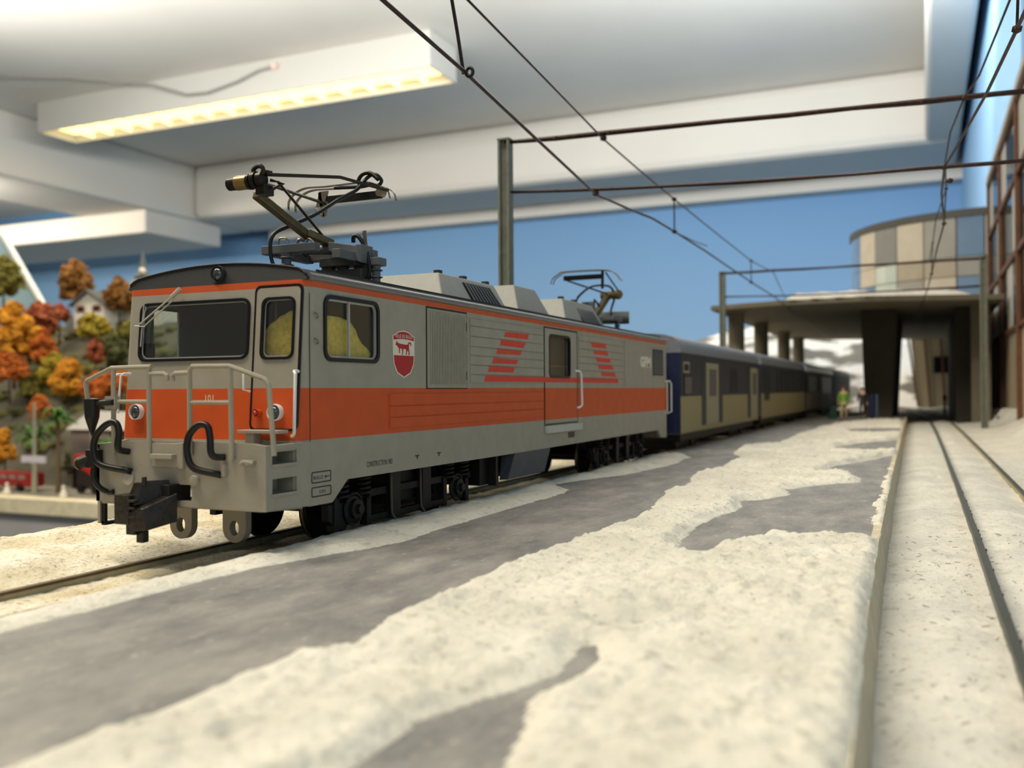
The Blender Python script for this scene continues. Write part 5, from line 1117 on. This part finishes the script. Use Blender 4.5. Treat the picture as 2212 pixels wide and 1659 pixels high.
tag(grid_mesh('rocky_hillside', np.arange(-150, -76, .8), np.arange(78, 118, .8), hill_l, M_rock), 'grey rocky autumn hillside at the far left', 'hillside')
mb = MB()
for i in range(260):
    x, y = random.uniform(-148, -84), random.uniform(80, 108)
    z = float(hill_l(np.array([[x]]), np.array([[y]]))[0, 0]); mb.ball((x, y, z), random.uniform(.6, 1.7), 1, (1.2, 1, .6), .5, 1.3)
tag(mb.build('ground_bushes', mat('olive_undergrowth', (92, 92, 50), .9, var=.4, vscale=.4)), 'low olive-green undergrowth on the left hillside', 'undergrowth', kind='stuff')
LEAF = {'gold': (196, 134, 34), 'orange': (182, 98, 36), 'red': (148, 78, 48), 'yellow': (150, 132, 40), 'green': (84, 86, 48), 'brown': (130, 88, 38), 'olive': (112, 106, 44)}
def tree(x, y, z, h, r, col, label, n=70, shape=1.):
    t = thing('autumn_tree', label, 'tree', (x, y, z), 'autumn trees on the left hillside')
    MB().cyl((x, y, z - 2.5), (x, y, z + h * .6), .12 * r ** .5, 7, .05).build('trunk', mat('brown_bark', (70, 54, 40), .9), t)
    mb = MB(); rs = random.Random(int(x * 13 + y * 7))
    for i in range(n):
        u = rs.uniform(.18, 1); a = rs.uniform(0, 6.283); w = r * (math.sin(math.pi * min(1, u ** .8)) ** .6) * rs.uniform(.3, .85) * shape
        mb.ball((x + w * math.cos(a), y + w * math.sin(a), z + h * (.12 + .8 * u)), r * rs.uniform(.17, .34), 2, (1, 1, .9), 1.3, 3.5)
    mb.build('foliage', mat('leaf_' + col, LEAF[col], .9, var=.45, vscale=1.2, bump=.8, bscale=6), t, smooth=False)
for a in [(-121.7, 105, 15.3, 7.4, 2.7, 'brown', 'golden-brown round tree standing alone above the white chalet'),
          (-110.3, 103, 12.9, 6.5, 2.2, 'brown', 'brown autumn tree between the white chalet and the church'),
          (-103.0, 92, 5.0, 4.6, 1.25, 'red', 'slim orange-red tree halfway up the hill left of the locomotive cab'),
          (-119.3, 100, 12.2, 3.2, 1.6, 'red', 'small russet tree left of the chalet at the foot of the slanted backdrop board'),
          (-110.2, 98, 9.4, 3.8, 2.4, 'yellow', 'yellow-green bush just under the white chalet'),
          (-108.3, 90, 2.0, 5.4, 2.0, 'yellow', 'yellow-green round tree at mid slope above the palm tree'),
          (-103.4, 88, .4, 6.3, 2.3, 'gold', 'golden round tree at mid slope beside the yellow-green one'),
          (-96.0, 86, .5, 3.8, 2.2, 'orange', 'orange tree behind the left front railing'),
          (-91.8, 86, 1.4, 3.4, 2.0, 'orange', 'orange tree farthest right, low behind the railing'),
          (-121.0, 92, 15.0, 6.4, 2.8, 'olive', 'tall olive-green tree at the left picture edge'),
          (-113.7, 88, 5.0, 9.6, 3.2, 'gold', 'large golden tree at the left picture edge'),
          (-116.2, 94, 9.5, 5.6, 2.4, 'red', 'dark russet tree under the slanted board'),
          (-110.9, 90, 5.0, 6.2, 2.0, 'orange', 'orange tree overlapping the large golden tree'),
          (-112.0, 86, 3.0, 4.6, 2.4, 'orange', 'rust-orange tree low in front of the large golden tree'),
          (-110.8, 88, .4, 4.6, 1.6, 'olive', 'sparse olive tree on the grey rock below the golden trees'),
          (-99.8, 76, -7.0, 4.8, 1.4, 'gold', 'low golden shrub at the left edge above the red bus'),
          (-96.5, 78, -2.0, 3.8, 1.3, 'orange', 'small orange tree above the sign pole'),
          (-103.0, 95, 5.5, 4.6, 2.0, 'green', 'dark mossy bush left of the cab windscreen'),
          (-105.0, 100, 9.0, 3.2, 1.8, 'olive', 'olive bush beneath the church'),
          (-92.5, 80, -8.5, 4.0, 1.5, 'green', 'small green tree near the street right of the palm')]:
    tree(*a)
def palm(x, y, z, h, r, label):
    t = thing('palm_tree', label, 'palm tree', (x, y, z))
    MB().tube([(x, y, z), (x + .1, y, z + h * .5), (x + .05, y, z + h)], [.28, .2, .24], 8).build('trunk', mat('palm_trunk', (110, 92, 66), .9), t)
    rs = random.Random(int(h * 10))
    for i in range(22):
        a = 6.283 * i / 22; up = rs.uniform(.1, .9); P_ = [Vector((x, y, z + h)) + Vector((math.cos(a) * r * u, math.sin(a) * r * u, up * r * math.sin(u * 2.2) - r * .35 * u * u)) for u in np.linspace(0, 1, 6)]
        mb = MB(); s = Vector((-math.sin(a), math.cos(a), 0))
        for q in range(5):
            w0, w1 = .28 * math.sin(.4 + q * .55), .28 * math.sin(.4 + (q + 1) * .5); mb.hexa([P_[q] - s * w0, P_[q] + s * w0, P_[q] + s * w0 + DZ * .04, P_[q] - s * w0 + DZ * .04], [P_[q + 1] - s * w1, P_[q + 1] + s * w1, P_[q + 1] + s * w1 + DZ * .04, P_[q + 1] - s * w1 + DZ * .04])
        mb.build('frond', mat('palm_green', (70, 108, 44), .7, var=.3, vscale=1), t)
palm(-87.4, 73, -9.15, 7.9, 2.2, 'green palm tree on the street left of the locomotive')
palm(-92.9, 74.5, -9.15, 5.6, 2.4, 'lower dark green palm behind the red bus')
palm(-82.4, 75, -9.15, 5.0, 1.5, 'small palm behind the locomotive railing')
# chalet
ch = thing('chalet', 'white gabled chalet with brown shutters on the left hilltop', 'chalet', (-118.6, 104, 12.5))
cx0, cx1, cyy = -118.0, -111.8, 101.5
MB().bx(cx0, cx1, cyy, cyy + 6, 11.5, 15.4).build('house_wall', mat('chalet_white', (226, 224, 218), .7), ch)
MB().plate([(cx0, 15.4), (cx1, 15.4), ((cx0 + cx1) / 2, 17.1)], [], lambda a, b: (a, cyy, b), (0, .3, 0)).build('gable', mat('chalet_white', (226, 224, 218)), ch)
rf = MB(); mx_ = (cx0 + cx1) / 2
for s, xe in ((-1, cx0 - .6), (1, cx1 + .6)): rf.hexa([(xe, cyy - .6, 15.05), (mx_, cyy - .6, 17.2), (mx_, cyy + 6.6, 17.2), (xe, cyy + 6.6, 15.05)], [(xe, cyy - .6, 15.3), (mx_, cyy - .6, 17.5), (mx_, cyy + 6.6, 17.5), (xe, cyy + 6.6, 15.3)])
rf.build('roof', mat('chalet_roof_grey', (96, 98, 96), .8), ch)
for x, z in ((-116.5, 14.6), (-113.3, 14.6), (-116.5, 12.6), (-113.3, 12.6)):
    w = MB().bx(x - .35, x + .35, cyy - .05, cyy + .02, z - .45, z + .45).build('window', M_cwin, ch)
    for s in (-1, 1): MB().bx(x + s * .6 - .22, x + s * .6 + .22, cyy - .1, cyy, z - .45, z + .45).build('shutter', mat('brown_shutter', (128, 84, 60), .7), w)
MB().bx(cx0 - 3, cx0, cyy + 1, cyy + 5, 11.5, 13.8).build('annex', mat('chalet_grey', (150, 152, 152), .7), ch)
# church
chh = thing('village_church', 'white church with a grey pointed spire partly behind the locomotive roof', 'church', (-109.5, 106, 8))
MB().bx(-112.0, -104.5, 105, 112, 6, 15.6).build('nave', mat('church_wall', (214, 206, 192), .7), chh)
MB().hexa([(-112.3, 104.7, 15.6), (-104.2, 104.7, 15.6), (-104.2, 112.3, 15.6), (-112.3, 112.3, 15.6)], [(-109.6, 104.7, 19.0), (-107, 104.7, 19.0), (-107, 112.3, 19.0), (-109.6, 112.3, 19.0)]).build('nave_roof', mat('church_roof', (186, 178, 166), .7), chh)
MB().lathe([(1.1, 18.6), (1.15, 19.4), (1.4, 19.5), (.7, 20.4), (.45, 21.6), (.12, 23.3), (.01, 23.4)], (-108.6, 106, 0), 'z', 10).build('spire', mat('spire_grey', (92, 98, 98), .6), chh)
MB().ball((-107.9, 105.2, 20.3), .55, 2).build('dome', mat('pale_dome', (226, 216, 204), .5), chh, smooth=True)
# slanted backdrop board
bb = thing('backdrop_board', 'pale blue backdrop board with a slanting white edge at the left', 'board', (-140, 112, 8))
MB().plate([(-190, 34), (-147.2, 29.6), (-137.0, 16.6), (-137.0, 2), (-190, 2)], [], lambda a, b: (a, 112, b), (0, .8, 0)).build('board', mat('pale_blue_board', (146, 176, 192), .7, vscale=.1), bb)
MB().bar((-147.4, 111.9, 29.9), (-136.9, 111.9, 16.5), .9, .5).build('board_edge', mat('white_board_edge', (226, 224, 214), .6), bb)
# street life
bus = thing('red_bus', 'dark red bus at the left edge on the street', 'bus', (-95.5, 73, -9.1))
MB().bx(-101, -91.1, 72.6, 74.4, -8.6, -7.0).build('bus_body', mat('dark_red_bus', (150, 34, 32), .35), bus, bevel=.2)
for k in range(6): MB().bx(-100.6 + 1.5 * k, -99.5 + 1.5 * k, 72.5, 72.65, -7.75, -7.25).build('bus_window', mat('pale_bus_window', (150, 120, 116), .3), bus)
for x in (-98.5, -93): MB().cyl((x, 72.5, -8.65), (x, 72.9, -8.65), .45, 14).build('wheel', M_dark, bus)
sl = thing('street_sign', 'white name board on a pale post in front of the palm tree', 'sign', (-89.9, 72, -9.15))
MB().cyl((-89.8, 72, -9.15), (-89.8, 72, .9), .32, 10, .14).build('sign_post', mat('pale_green_post', (160, 158, 136), .6), sl)
MB().bx(-91.6, -87.9, 71.75, 71.95, -5.75, -5.0).build('sign_board', mat('lilac_white_board', (216, 210, 220), .5), sl)
rb_ = thing('red_car', 'red open-lidded vehicle beside the small palm at left', 'car', (-83.6, 73.5, -9.1))
MB().hexa([(-84.8, 73, -6.0), (-80.6, 73, -7.9), (-80.6, 75, -7.9), (-84.8, 75, -6.0)], [(-84.9, 73, -4.8), (-80.6, 73, -5.4), (-80.6, 75, -5.4), (-84.9, 75, -4.8)]).build('car_roof', mat('bright_red_paint', (196, 30, 24), .3), rb_, bevel=.15)
MB().bx(-84.9, -80.8, 73.2, 75, -8.4, -6.4).build('car_body', mat('black_car_body', (40, 30, 28), .4), rb_, bevel=.15)
for x in (-84.2, -82): MB().cyl((x, 73.1, -8.55), (x, 73.5, -8.55), .5, 14).build('wheel', M_dark, rb_)
gb = thing('grey_house', 'low pinkish-grey house behind the palm tree at left', 'house', (-85, 78, -9.1))
MB().bx(-90.6, -84.6, 77.5, 80, -9.1, -2.2).build('house_wall', mat('pinkish_grey_wall', (140, 126, 118), .8), gb)
MB().hexa([(-91, 77, -2.3), (-81, 77, -2.3), (-81, 81, -2.3), (-91, 81, -2.3)], [(-88.5, 78.4, -.2), (-81, 78.4, -.4), (-81, 79.6, -.4), (-88.5, 79.6, -.2)]).build('house_roof', mat('pale_grey_roof', (196, 192, 188), .7), gb)
MB().bx(-91.2, -81, 76.9, 77.4, -6.9, -6.6).build('house_beam', M_dark2, gb)
for x in (-90, -88.2, -86.2, -84.5): MB().bx(x - .25, x + .25, 77.3, 77.5, -9.1, -6.8).build('house_door', M_dark, gb)
for x, y, l in ((-92.4, 70.6, 'small white snowman-like figure on the kerb in front of the red bus'), (-83.7, 70.6, 'small white snowman-like figure on the kerb beside the locomotive')):
    s = thing('kerb_figure', l, 'figurine', (x, y, -9.3))
    mb = MB(); mb.lathe([(.45, -9.3), (.40, -8.9), (.2, -8.4), (.12, -8.3)], (x, y, 0), 'z', 12); mb.build('body', mat('white_figurine', (236, 230, 216), .6), s, smooth=True)
    MB().ball((x, y, -8.1), .2, 2).build('head', mat('white_figurine', (236, 230, 216)), s, smooth=True)
    MB().tube([(x - .3, y, -8.5), (x, y, -8.6), (x + .3, y, -8.5)], .07, 6).build('arms', mat('white_figurine', (236, 230, 216)), s)
